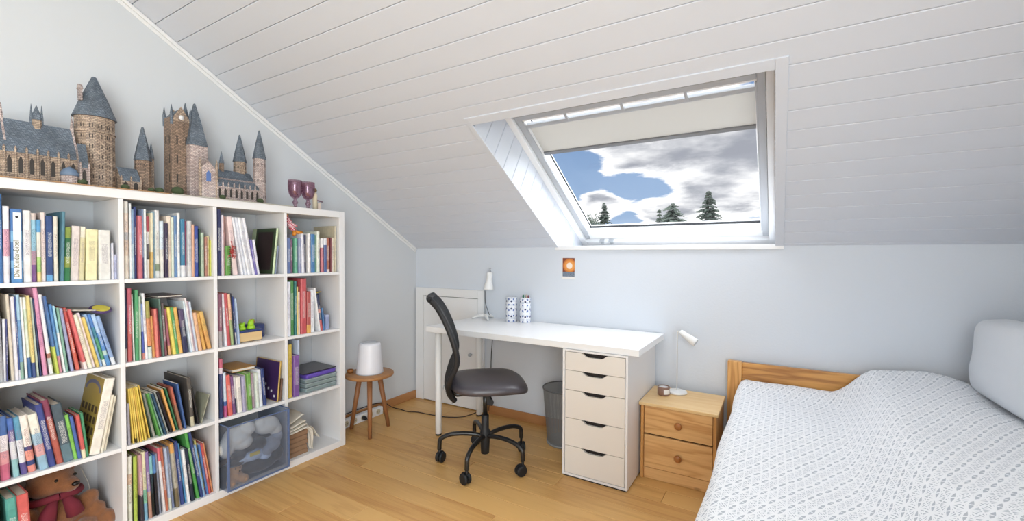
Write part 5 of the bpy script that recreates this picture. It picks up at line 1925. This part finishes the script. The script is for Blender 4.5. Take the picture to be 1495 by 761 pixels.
bn = thing('waste_bin', 'grey wire-mesh waste bin under the desk', 'waste bin', (1.455, -0.175, 0.0005))
mb().lathe([(0.114, 0.014), (0.142, 0.348)], seg=48, cap=False).build('mesh_wall', wb, bn)
mb().lathe([(0.118, 0.0), (0.119, 0.014), (0.113, 0.0145), (0.112, 0.004)], seg=48).build('solid_foot', mat('grey_steel', '9a9fa4', 0.4, metal=0.3), bn)
rg = [(0.143 * cos(2 * pi * q / 48), 0.143 * sin(2 * pi * q / 48), 0.350) for q in range(49)]
mb().tube(rg, 0.004, 8, cap=False).build('rim', mat('dark_grey_steel', '6c7074', 0.4, metal=0.3), bn)

# ------------------------------------------------------------------ things on the desk and wall
lm = thing('desk_lamp', 'white desk lamp with a bell shade on the left end of the desk', 'lamp', (0.762, -0.085, DZ + 0.0005))
ft = mb()
for q in range(3):
    a_ = radians(200 + 120 * q)
    pts = [(0, 0, 0.026), (0.035 * cos(a_), 0.035 * sin(a_), 0.025), (0.07 * cos(a_), 0.07 * sin(a_), 0.016), (0.098 * cos(a_), 0.098 * sin(a_), 0.0035)]
    ft.tube(smoothpath(pts, 4), [0.016 - 0.0008 * i_ for i_ in range(13)], 8)
ft.build('tripod_foot', M['metal_white'], lm)
mb().tube([(0, 0, 0.03), (0.0, 0, 0.20), (0.010, 0, 0.26)], 0.0075, 12).build('pole', M['alu'], lm)
sh = mb().lathe([(0.037, 0.0), (0.036, 0.012), (0.030, 0.040), (0.021, 0.062), (0.020, 0.085), (0.022, 0.115), (0.017, 0.128),
                 (0.012, 0.130)], seg=26)
R_ = Matrix.Rotation(radians(10), 4, 'Y')
sh.build('shade', M['metal_white'], lm, loc=(0.034, -0.004, 0.220), rot=(0, radians(5), 0))
mb().lathe([(0.008, 0), (0.008, 0.020), (0.005, 0.026)], seg=12).build('grey_cap', M['alu'], lm, loc=(0.045, -0.004, 0.350), rot=(0, radians(14), 0))
mb().tube(smoothpath([(0.006, -0.008, 0.21), (0.012, -0.014, 0.14), (0.020, -0.012, 0.10), (0.050, -0.014, 0.035)], 5), 0.0022, 6).build('lamp_cord', M['cable_black'], lm)

dots = bpy.data.materials.new('dotted_card')
dots.use_nodes = True
t = NT(dots.node_tree)
p = t.n('ShaderNodeBsdfPrincipled')
o = t.n('ShaderNodeOutputMaterial')
t.link(p.outputs[0], o.inputs[0])
tc = t.n('ShaderNodeTexCoord')
sp = t.n('ShaderNodeSeparateXYZ')
t.link(tc.outputs['Object'], sp.inputs[0])
an = t.math('ARCTAN2', sp.outputs[1], sp.outputs[0])


def dotgrid(nu, nv, r_, oux, ovx):
    u = t.math('SUBTRACT', t.math('FRACT', t.math('ADD', t.math('MULTIPLY', an, nu / (2 * pi)), oux)), 0.5)
    v_ = t.math('SUBTRACT', t.math('FRACT', t.math('ADD', t.math('MULTIPLY', sp.outputs[2], nv), ovx)), 0.5)
    du_ = t.math('MULTIPLY', u, 0.25 / nu)
    dv_ = t.math('DIVIDE', v_, nv)
    d = t.math('SQRT', t.math('ADD', t.math('MULTIPLY', du_, du_), t.math('MULTIPLY', dv_, dv_)))
    return t.math('LESS_THAN', d, r_)


c0 = t.mix(dotgrid(26, 100, 0.0016, 0, 0), srgb('eef0f5'), srgb('6f86b4'))
c0 = t.mix(dotgrid(7, 26, 0.0058, 0.2, 0.3), c0, srgb('4e69a8'))
c0 = t.mix(dotgrid(6, 19, 0.0066, 0.5, 0.7), c0, srgb('28345c'))
t.link(c0, p.inputs['Base Color'])
p.inputs['Roughness'].default_value = 0.4


def cup(x, y, label, pens):
    c = thing('pencil_cup', label, 'pencil cup', (x, y, DZ + 0.0005), group='dotted cups on the desk')
    mb().lathe([(0.038, 0.0), (0.039, 0.002), (0.039, 0.172), (0.0365, 0.172), (0.0365, 0.006), (0.02, 0.005)], seg=32).build('cup_body', dots, c)
    if pens:
        for q, (dx, dy, col, hh) in enumerate(((-.02, .005, '1f2a3c', .182), (-.008, -.012, '2c7c58', .186), (.0, .012, '34986c', .184), (.014, -.008, 'c8b8a8', .188), (.020, .008, '8a4c54', .183))):
            pn_ = thing('pen', ['dark navy pen, leftmost in the right dotted cup', 'green pen at the front of the right dotted cup', 'light green pen at the back of the right dotted cup',
                                'beige pen in the right dotted cup', 'dusky red pen, rightmost in the right dotted cup'][q], 'pen', (x + dx, y + dy, DZ + 0.008), group='pens in the right cup')
            mb().tube([(0, 0, 0), (0, 0, hh - 0.02)], 0.005, 8).build('barrel', mat('pen_paint', col, 0.4), pn_)
            mb().tube([(0, 0, hh - 0.0198), (0, 0, hh - 0.002), (0, 0, hh)], [0.0054, 0.0054, 0.003], 8).build('cap', mat('pen_cap', col, 0.3), pn_)


cup(0.992, -0.085, 'white cylindrical cup with blue dots, the left one on the desk', False)
cup(1.096, -0.070, 'white cylindrical cup with blue dots holding pens, right one', True)

cd = thing('picture_card', 'small card with an orange glowing sphere taped to the back wall', 'picture', (1.394, -0.0006, 1.1105))
mb().box(-0.049, 0.049, -0.0012, 0.0, -0.073, 0.071).build('card', mat('card_paper', 'e8e6e2', 0.6), cd)
cm = bpy.data.materials.new('card_print')
cm.use_nodes = True
t = NT(cm.node_tree)
p = t.n('ShaderNodeBsdfPrincipled')
o = t.n('ShaderNodeOutputMaterial')
t.link(p.outputs[0], o.inputs[0])
tc = t.n('ShaderNodeTexCoord')
sp = t.n('ShaderNodeSeparateXYZ')
t.link(tc.outputs['Object'], sp.inputs[0])
dx = t.math('SUBTRACT', sp.outputs[0], 0.008)
dz = t.math('SUBTRACT', sp.outputs[2], 0.018)
rr = t.math('SQRT', t.math('ADD', t.math('MULTIPLY', dx, dx), t.math('MULTIPLY', dz, dz)))
c0 = t.mix(t.smooth(rr, 0.018, 0.024), srgb('f6e4d4'), srgb('e39a4c'))
c0 = t.mix(t.smooth(rr, 0.030, 0.046), c0, srgb('c9702c'))
c0 = t.mix(t.smooth(rr, 0.046, 0.050), c0, srgb('7a3f2a'))
nz = t.n('ShaderNodeTexNoise')
nz.inputs['Scale'].default_value = 160
t.link(tc.outputs['Object'], nz.inputs['Vector'])
ft_ = t.mix(nz.outputs['Fac'], srgb('3a4a60'), srgb('9aa6b4'))
c0 = t.mix(t.math('LESS_THAN', sp.outputs[2], -0.024), c0, ft_)
t.link(c0, p.inputs['Base Color'])
p.inputs['Roughness'].default_value = 0.5
mb().box(-0.043, 0.046, -0.0018, -0.00125, -0.056, 0.070).build('print', cm, cd)

cp = mb().tube(smoothpath([(0.782, -0.015, 0.665), (0.784, -0.014, 0.60), (0.775, -0.013, 0.50), (0.770, -0.014, 0.40), (0.768, -0.018, 0.20), (0.76, -0.03, 0.03)]), 0.0028, 7)
cp.tube([(0.782, -0.015, 0.69), (0.782, -0.015, 0.655)], [0.010, 0.008], 8)
tag(cp.build('hanging_cable', M['cable_black'], None), 'black cord with connector hanging from the desk along the wall', 'cable')

# ------------------------------------------------------------------ office chair
CH_A = 39.0
ch = thing('office_chair', 'black swivel office chair with dark leatherette seat in front of the desk', 'chair', (1.178, -0.672, 0), radians(CH_A))
# local: x forward, y left
for a_deg in (212, 284, 356, 68, 140):
    a_ = radians(a_deg - CH_A)
    c_, s_ = cos(a_), sin(a_)
    prof = [(0.018, 0.155), (0.06, 0.165), (0.12, 0.170), (0.19, 0.166), (0.235, 0.152), (0.258, 0.135), (0.262, 0.108), (0.263, 0.078)]
    mb().tube([(r * c_, r * s_, z) for r, z in smoothpath([(r, z, 0) for r, z in prof], 4) for _ in (0,)] if False else
              [(p_[0] * c_, p_[0] * s_, p_[1]) for p_ in smoothpath([(r, z, 0) for r, z in prof], 4)],
              0.0125, 12).build('base_arm', M['black_metal'], ch)
    cs = mb()
    ca = a_ + 1.1
    R = Matrix.Translation((0.263 * c_ - 0.012 * cos(ca), 0.263 * s_ - 0.012 * sin(ca), 0.030)) @ Matrix.Rotation(ca, 4, 'Z')
    for sd in (-1, 1):
        cs.lathe([(0.012, -0.0075), (0.026, -0.0075), (0.030, -0.004), (0.030, 0.004), (0.026, 0.0075), (0.012, 0.0075)], seg=22,
                 mat=(Matrix.Rotation(ca, 3, 'Z') @ Matrix.Rotation(pi / 2, 3, 'X')),
                 c=tuple(R @ Vector((0, sd * 0.013, 0))))
    w_ = cs.build('caster_wheels', M['black_plastic'], ch)
    hd = mb()
    pr = [(0.031 * cos(q), 0.031 * sin(q)) for q in [radians(d_) for d_ in range(-20, 201, 20)]]
    hd.prism(pr, 'y', -0.0045, 0.0045)
    hd.v = [tuple(R @ Vector((v_[0] * 1.08, v_[1], v_[2] * 1.08 + 0.001))) for v_ in hd.v]
    hd.tube([(0.263 * c_, 0.263 * s_, 0.050), (0.263 * c_, 0.263 * s_, 0.080)], 0.0075, 10)
    hd.build('caster_hood', M['black_plastic'], w_)
mb().lathe([(0.020, 0.055), (0.024, 0.058), (0.026, 0.10), (0.028, 0.145), (0.030, 0.180), (0.026, 0.190), (0.022, 0.20), (0.0215, 0.275), (0.019, 0.28)], seg=24).build('column', M['black_plastic'], ch)
mb().lathe([(0.0135, 0.2805), (0.0135, 0.419)], seg=18).build('gas_lift', M['black_metal'], ch)
mb().box(-0.16, 0.10, -0.06, 0.06, 0.4195, 0.4375).build('seat_plate', M['black_metal'], ch, bevel=0.004)
lv = mb().tube([(0.02, -0.02, 0.398), (0.03, -0.09, 0.392)], 0.005, 8)
lv.build('lever_rod', M['black_metal'], ch)
mb().prism([(0.0, 0.400), (0.028, 0.395), (0.050, 0.350), (0.040, 0.330), (0.008, 0.338)], 'y', -0.016, 0.006).build('tilt_knob', M['black_plastic'], ch, bevel=0.004)
# seat: superellipse pad with waterfall front
n_, mm = 44, 7
vs, fs = [], []


def seat_pt(a_, k_, z_):
    c_, s_ = cos(a_), sin(a_)
    e = 0.62
    x = 0.222 * math.copysign(abs(c_) ** e, c_) * k_
    y = 0.222 * math.copysign(abs(s_) ** e, s_) * k_ * (1 - 0.10 * (0 if c_ < 0 else c_ * c_)) 
    drop = 0.030 * max(0.0, (x - 0.10) / 0.12) ** 2
    rise = 0.010 * max(0.0, (-x - 0.08) / 0.14) ** 2
    return (x + 0.020, y, z_ - drop + rise)


rings = [(0.05, 0.440), (0.80, 0.440), (0.97, 0.448), (1.0, 0.462), (0.99, 0.480), (0.94, 0.493), (0.80, 0.502), (0.50, 0.506), (0.15, 0.505)]
for (k_, z_) in rings:
    for q in range(n_):
        vs.append(seat_pt(2 * pi * q / n_, k_, z_))
for i in range(len(rings) - 1):
    for q in range(n_):
        l = (q + 1) % n_
        fs.append((i * n_ + q, i * n_ + l, (i + 1) * n_ + l, (i + 1) * n_ + q))
fs.append(tuple(range(n_))[::-1])
fs.append(tuple((len(rings) - 1) * n_ + q for q in range(n_)))
mb().add(vs, fs, True).build('seat', M['seat'], ch, sub=1)
# backrest: curved shell following the spine
prof = [(-0.188, 0.392, 0.075), (-0.212, 0.430, 0.10), (-0.222, 0.480, 0.14), (-0.210, 0.540, 0.175), (-0.178, 0.620, 0.195), (-0.182, 0.690, 0.205),
        (-0.205, 0.770, 0.208), (-0.238, 0.850, 0.200), (-0.275, 0.915, 0.180), (-0.315, 0.958, 0.155)]
pp = smoothpath([(p_[0], p_[1], p_[2]) for p_ in prof], 4)
nb = 14
vs, fs = [], []
for p_ in pp:
    for j in range(nb + 1):
        u = -1 + 2 * j / nb
        vs.append((p_[0] + 0.014 * u * u, p_[2] * u, p_[1]))
for i in range(len(pp) - 1):
    for j in range(nb):
        a_ = i * (nb + 1) + j
        fs.append((a_, a_ + 1, a_ + nb + 2, a_ + nb + 1))
bo = mb().add(vs, fs, True).build('backrest', M['black_mesh'], ch)
sd_ = bo.modifiers.new('thick', 'SOLIDIFY')
sd_.thickness = 0.020
sd_.offset = 0
for sg in (-1, 1):
    pts = [(p_[0] + 0.014, sg * p_[2], p_[1]) for p_ in pp]
    mb().tube(pts, [0.016] * (len(pts) - 1) + [0.014], 10).build('back_frame', M['black_plastic'], ch)
top = [(pp[-1][0] + 0.014 * (j / 8) ** 2, pp[-1][2] * j / 8, pp[-1][1]) for j in range(-8, 9)]
mb().tube(top, 0.017, 10).build('back_frame', M['black_plastic'], ch)
mb().tube(smoothpath([(-0.19, 0, 0.452), (-0.17, 0, 0.405), (-0.12, 0, 0.405), (-0.03, 0, 0.407)], 5), 0.013, 10).build('back_bracket', M['black_metal'], ch)
for (x_, y_, z_) in ((-0.235, 0.06, 0.44), (-0.185, -0.06, 0.385)):
    mb().tube([(x_, y_, z_), (x_ - 0.004, y_, z_ - 0.022)], [0.0035, 0.0035], 8).build('bolt', M['alu'], ch)

# ------------------------------------------------------------------ bedside cabinet
NX0, NX1, NY0, NY1, NZ = 1.9868, 2.3790, -0.3904, -0.0483, 0.4141
ns = thing('bedside_cabinet', 'pine two-drawer bedside cabinet between the desk and the bed', 'bedside cabinet', ((NX0 + NX1) / 2, (NY0 + NY1) / 2, 0))
nx, ny = (NX0 + NX1) / 2, (NY0 + NY1) / 2


def npart(name, x0, x1, y0, y1, z0, z1, m_, bevel=0.0015):
    return mb().box(x0 - nx, x1 - nx, y0 - ny, y1 - ny, z0, z1).build(name, m_, ns, bevel=bevel)


npart('top_board', NX0, NX1, NY0, NY1, NZ - 0.017, NZ, M['pine_top'], 0.003)
npart('side_panel', NX0 + 0.008, NX0 + 0.024, NY0 + 0.012, NY1 - 0.004, 0.001, NZ - 0.0175, M['pine_z'])
npart('side_panel', NX1 - 0.024, NX1 - 0.008, NY0 + 0.012, NY1 - 0.004, 0.001, NZ - 0.0175, M['pine_z'])
npart('back_panel', NX0 + 0.0245, NX1 - 0.0245, NY1 - 0.010, NY1 - 0.005, 0.02, NZ - 0.0175, M['pine_x'])
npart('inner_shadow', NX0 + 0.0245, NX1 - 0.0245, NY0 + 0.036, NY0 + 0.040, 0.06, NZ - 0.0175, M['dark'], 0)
npart('plinth', NX0 + 0.0245, NX1 - 0.0245, NY0 + 0.022, NY0 + 0.036, 0.001, 0.060, M['pine_x'])
for (z0, z1) in ((0.246, NZ - 0.020), (0.064, 0.238)):
    d_ = npart('drawer', NX0 + 0.026, NX1 - 0.026, NY0 + 0.014, NY0 + 0.032, z0, z1, M['pine_x'], 0.003)
    kb = mb().lathe([(0.009, 0), (0.009, 0.010), (0.017, 0.016), (0.019, 0.022), (0.016, 0.028), (0.008, 0.031)], seg=22)
    kb.build('knob', M['pine_dark'], d_, loc=(2.191 - nx, NY0 + 0.0138 - ny, (z0 + z1) / 2 + 0.0), rot=(pi / 2, 0, 0))

bl = thing('reading_lamp', 'slim white reading lamp with a tube head on the bedside cabinet', 'lamp', (2.135, -0.128, NZ + 0.0005))
mb().lathe([(0.052, 0), (0.054, 0.003), (0.052, 0.010), (0.046, 0.013)], seg=36).build('base', M['metal_white'], bl)
mb().tube([(-0.004, 0.006, 0.0135), (-0.004, 0.006, 0.352), (0.006, 0.004, 0.353), (0.018, 0, 0.351)], 0.0032, 8).build('pole', M['metal_white'], bl)
hp0, hp1 = Vector((0.012, 0.0, 0.352)), Vector((0.098, -0.01, 0.298))
mb().tube([hp0, hp0.lerp(hp1, .04), hp0.lerp(hp1, .95), hp1], [0.012, 0.015, 0.024, 0.0235], 22).build('head', M['metal_white'], bl)
dd = (hp1 - hp0).normalized()
mb().tube([hp1 + dd * 0.0002, hp1 + dd * 0.001], 0.0195, 22).build('lens', mat('grey_lens', 'b4b8bc', 0.3), bl)
cj = thing('candle_jar', 'small taupe candle jar with a white label on the bedside cabinet', 'candle', (2.075, -0.205, NZ + 0.0005))
mb().lathe([(0.030, 0), (0.033, 0.003), (0.033, 0.048), (0.030, 0.048), (0.030, 0.042), (0.0, 0.0415)], seg=30, cap=False).build('jar', M['terracotta_pot'], cj)
mb().lathe([(0.0295, 0.036), (0.0295, 0.043), (0.002, 0.044)], seg=26).build('wax', M['white_matte'], cj)
lbm = mb()
vs, fs = [], []
for q in range(9):
    a_ = radians(-75 + 9 * q)
    vs += [(0.0335 * cos(a_), 0.0335 * sin(a_), 0.010), (0.0335 * cos(a_), 0.0335 * sin(a_), 0.036)]
for q in range(8):
    fs.append((2 * q, 2 * q + 2, 2 * q + 3, 2 * q + 1))
lbm.add(vs, fs, True).build('label', M['white_matte'], cj)
ua = thing('usb_plug', 'tiny white plug lying beside the reading lamp base', 'plug', (2.072, -0.135, NZ + 0.0005))
mb().box(-0.012, 0.012, -0.008, 0.008, 0, 0.012).build('plug_body', M['white_matte'], ua, bevel=0.003)
mb().box(0.0122, 0.020, -0.005, 0.005, 0.004, 0.008).build('plug_tip', M['alu'], ua)

# ------------------------------------------------------------------ bed
bdx0, bdx1, bdy0, bdy1 = 2.386, 3.56, -2.13, -0.012
be = thing('bed', 'pine single bed frame along the right wall, mostly covered by a bedspread', 'bed', (2.97, -1.07, 0))
bxc, byc = 2.97, -1.07


def bedp(name, x0, x1, y0, y1, z0, z1, m_, bevel=0.004):
    return mb().box(x0 - bxc, x1 - bxc, y0 - byc, y1 - byc, z0, z1).build(name, m_, be, bevel=bevel)


bedp('post', 2.388, 2.460, -0.062, -0.020, 0.001, 0.617, M['pine_z'])
bedp('post', 3.478, 3.545, -0.062, -0.020, 0.001, 0.617, M['pine_z'])
M['pine_h'] = wood('varnished_pine_rail', 'd39a54', '9a602c', 'x', 1.3, 0.0, 0.38, line=0.75)
bedp('headboard_rail', 2.4605, 3.4775, -0.055, -0.027, 0.515, 0.614, M['pine_h'])
bedp('headboard_rail', 2.4605, 3.4775, -0.055, -0.027, 0.22, 0.40, M['pine_h'])
bedp('side_rail', 2.466, 2.490, -2.06, -0.063, 0.22, 0.36, M['base_y'])
bedp('side_rail', 3.515, 3.540, -2.06, -0.063, 0.22, 0.36, M['base_y'])
bedp('post', 2.466, 2.530, -2.103, -2.061, 0.001, 0.44, M['pine_z'])
bedp('post', 3.478, 3.545, -2.103, -2.061, 0.001, 0.44, M['pine_z'])
bedp('footboard_rail', 2.5305, 3.4775, -2.096, -2.068, 0.22, 0.42, M['pine_h'])
bedp('slat_base', 2.4905, 3.5145, -2.055, -0.064, 0.24, 0.262, M['pine_x'])
mt_ = mb().box(-0.495, 0.520, -0.985, 0.985, 0, 0.222).build('mattress', M['mattress'], None, bevel=0.035, seg=4)
mt_.location = (2.985, -1.058, 0.2625)
tag(mt_, 'white mattress under the patterned bedspread', 'mattress')

# bedspread: height field with the rolled bedding under its right half
PAT = bpy.data.materials.new('lattice_bedspread')
PAT.use_nodes = True
t = NT(PAT.node_tree)
p = t.n('ShaderNodeBsdfPrincipled')
o = t.n('ShaderNodeOutputMaterial')
t.link(p.outputs[0], o.inputs[0])
uv = t.n('ShaderNodeUVMap')
sp = t.n('ShaderNodeSeparateXYZ')
t.link(uv.outputs[0], sp.inputs[0])
u_, v_ = sp.outputs[0], sp.outputs[1]
LP = 0.0400   # lattice row spacing


def fam(deg, per, shift=0.0):
    c_, s_ = cos(radians(deg)), sin(radians(deg))
    d = t.math('SUBTRACT', t.math('MULTIPLY', v_, c_ / per), t.math('MULTIPLY', u_, s_ / per))
    d = t.math('ADD', d, shift)
    return t.math('ABSOLUTE', t.math('SUBTRACT', t.math('FRACT', t.math('ADD', d, 0.5)), 0.5))   # 0 on a line .. 0.5


fams = {dg_: fam(dg_, LP) for dg_ in (0, 60, 120)}
white = None
for dg_, oth in ((0, 60), (60, 120), (120, 0)):
    # two bowed strands per line that meet at the lattice nodes
    wv = t.math('MULTIPLY', t.math('SINE', t.math('MULTIPLY', fams[oth], pi)), 0.17 if dg_ == 60 else 0.10)
    e = t.math('ABSOLUTE', t.math('SUBTRACT', fams[dg_], wv))
    l = t.math('LESS_THAN', e, 0.055)
    white = l if white is None else t.math('MAXIMUM', white, l)
for dg_ in (30, 90, 150):
    l = t.math('LESS_THAN', fam(dg_, LP / sqrt(3)), 0.085)
    white = t.math('MAXIMUM', white, l)
nz = t.n('ShaderNodeTexNoise')
nz.inputs['Scale'].default_value = 700
t.link(uv.outputs[0], nz.inputs['Vector'])
c0 = t.mix(t.math('MULTIPLY', white, 0.92), srgb('b0b5bd'), srgb('f3f4f6'))
t.link(c0, p.inputs['Base Color'])
p.inputs['Roughness'].default_value = 0.85
p.inputs['Sheen Weight'].default_value = 0.15
bp_ = t.n('ShaderNodeBump')
bp_.inputs['Strength'].default_value = 0.3
bp_.inputs['Distance'].default_value = 0.0015
t.link(t.math('ADD', t.math('MULTIPLY', white, 0.6), nz.outputs['Fac']), bp_.inputs['Height'])
t.link(bp_.outputs[0], p.inputs['Normal'])


def sst(a_, b_, x):
    k_ = min(1, max(0, (x - a_) / (b_ - a_)))
    return k_ * k_ * (3 - 2 * k_)


def spread_z(x, y):
    z = 0.508 + 0.022 * sst(-0.3, -0.08, y) + 0.012 * noise.noise(Vector((x * 2.2, y * 1.7, 0)))
    edge = 2.865 + 0.03 * sin(y * 2.1 + 0.4) + 0.02 * noise.noise(Vector((0, y * 4, 3)))
    hgt = 0.150 - 0.012 * sst(-0.4, -1.6, y) if False else 0.148
    hump = 0.86 * hgt * sst(edge - 0.01, edge + 0.17, x) + 0.14 * hgt * sst(edge + 0.05, edge + 0.42, x)
    hump *= 0.86 + 0.14 * sst(-0.04, -0.35, y) if False else 1.0
    # crest rounds off again towards the wall side
    hump -= 0.060 * sst(3.20, 3.48, x) * (1 - 0.6 * sst(-0.3, -1.0, y))
    z += hump
    z += 0.006 * noise.noise(Vector((x * 7, y * 5, 5))) + 0.0025 * noise.noise(Vector((x * 22, y * 16, 1)))
    z -= 0.03 * sst(-0.10, -0.02, y) ** 2
    return z


# profile across the bed: hanging side, rounded edge, top, right edge
us = []
xl = 2.446
prof = [(xl - 0.012, 0.24, 0), (xl - 0.012, 0.30, 0), (xl - 0.014, 0.36, 0), (xl - 0.012, 0.42, 0), (xl - 0.008, 0.455, 0.1), (xl - 0.002, 0.480, 0.4)]
NXs, NYs = 92, 150
ys_ = [-2.085 + (2.085 - 0.066) * j / NYs for j in range(NYs + 1)]
vs, fs, uvs = [], [], []
colx = []
for p_ in prof:
    colx.append(('side', p_))
for i in range(NXs + 1):
    colx.append(('top', xl + 0.010 + (3.542 - xl - 0.010) * i / NXs))
for j, y_ in enumerate(ys_):
    acc = 0.0
    last = None
    for kind, c_ in colx:
        if kind == 'side':
            wv = 0.006 * sin(y_ * 9) * (1 - c_[2])
            pt = (c_[0] + wv, y_, c_[1])
        else:
            z_ = spread_z(c_, y_)
            z_ -= 0.020 * (1 - sst(xl, xl + 0.05, c_)) ** 2
            pt = (c_, y_, z_)
        if last is not None:
            acc += sqrt((pt[0] - last[0]) ** 2 + (pt[2] - last[2]) ** 2)
        last = pt
        vs.append(pt)
        uvs.append((acc, y_))
nc = len(colx)
for j in range(NYs):
    for i in range(nc - 1):
        fs.append((j * nc + i, j * nc + i + 1, (j + 1) * nc + i + 1, (j + 1) * nc + i))
me = bpy.data.meshes.new('bedspread')
me.from_pydata(vs, [], fs)
uvl = me.uv_layers.new(name='cloth')
for lp_ in me.loops:
    uvl.data[lp_.index].uv = uvs[lp_.vertex_index]
for po in me.polygons:
    po.use_smooth = True
me.materials.append(PAT)
bs = bpy.data.objects.new('bedspread', me)
COL.objects.link(bs)
sd_ = bs.modifiers.new('thick', 'SOLIDIFY')
sd_.thickness = 0.008
sd_.offset = -1
tag(bs, 'white bedspread with a grey lattice pattern, bulging over rolled bedding', 'bedspread')

# bedding rolled under the spread (fills the bulge)
rl = mb().box(-0.28, 0.25, -0.93, 0.93, 0, 0.10).build('folded_duvet', M['pillow'], None, bevel=0.045, seg=5)
rl.location = (3.275, -1.06, 0.489)
tag(rl, 'folded white duvet hidden under the bulge of the bedspread', 'duvet')

# big white pillow leaning on the right wall
vs, fs = [], []
A_, B_ = 30, 24
PWd, PHt, PTh = 0.80, 0.335, 0.098
for side in (1, -1):
    for i in range(A_ + 1):
        for j in range(B_ + 1):
            u = -1 + 2 * i / A_
            v_ = -1 + 2 * j / B_
            e = max(0.0, (1 - abs(u) ** 10.0) * (1 - abs(v_) ** 7.0)) ** 0.42
            th2 = PTh * e * (1 + 0.08 * noise.noise(Vector((u * 2, v_ * 2, side))))
            rx_ = 1 - 0.035 * abs(v_) ** 8
            rz_ = 1 - 0.05 * abs(u) ** 8
            vs.append((side * th2, u * PWd / 2 * rx_, v_ * PHt / 2 * rz_ * (1 + 0.0)))
na = (A_ + 1) * (B_ + 1)
for s_ in (0, 1):
    for i in range(A_):
        for j in range(B_):
            a_ = s_ * na + i * (B_ + 1) + j
            q = (a_, a_ + 1, a_ + B_ + 2, a_ + B_ + 1)
            fs.append(q if s_ == 0 else q[::-1])
pw_ = mb().add(vs, fs, True)
po = pw_.build('pillow', M['pillow'])
wd_ = po.modifiers.new('weld', 'WELD')
wd_.merge_threshold = 0.002
po.location = (3.440, -0.450, 0.782)
po.rotation_euler = (-0.03, 0.10, 0.0)
tag(po, 'large plain white pillow propped upright against the right wall', 'pillow')

# ------------------------------------------------------------------ fill lamps added on the unseen ceiling behind the camera
for li, (lx, ly) in enumerate(((2.0, -3.5), (2.95, -3.3), (2.4, -4.5))):
    pnl = thing('fill_lamp', ('added flat square fill lamp nearest the bookcase', 'added flat square fill lamp above the foot of the bed', 'added flat square fill lamp farthest from the skylight')[li], 'lamp', (lx, ly, ZF - 0.0005), group='added fill lamps')
    mb().box(-0.31, 0.31, -0.31, 0.31, -0.03, 0.0).build('fill_lamp_housing', M['gloss_white'], pnl, bevel=0.003)
    l_ = area('fill_lamp_light', (lx, ly, ZF - 0.04), (0, 0, -1), 0.56, 0.56, FILL_LAMP_W, (0.95, 0.98, 1.0))
    l_.parent = pnl
    l_.location = (0, 0, -0.036)
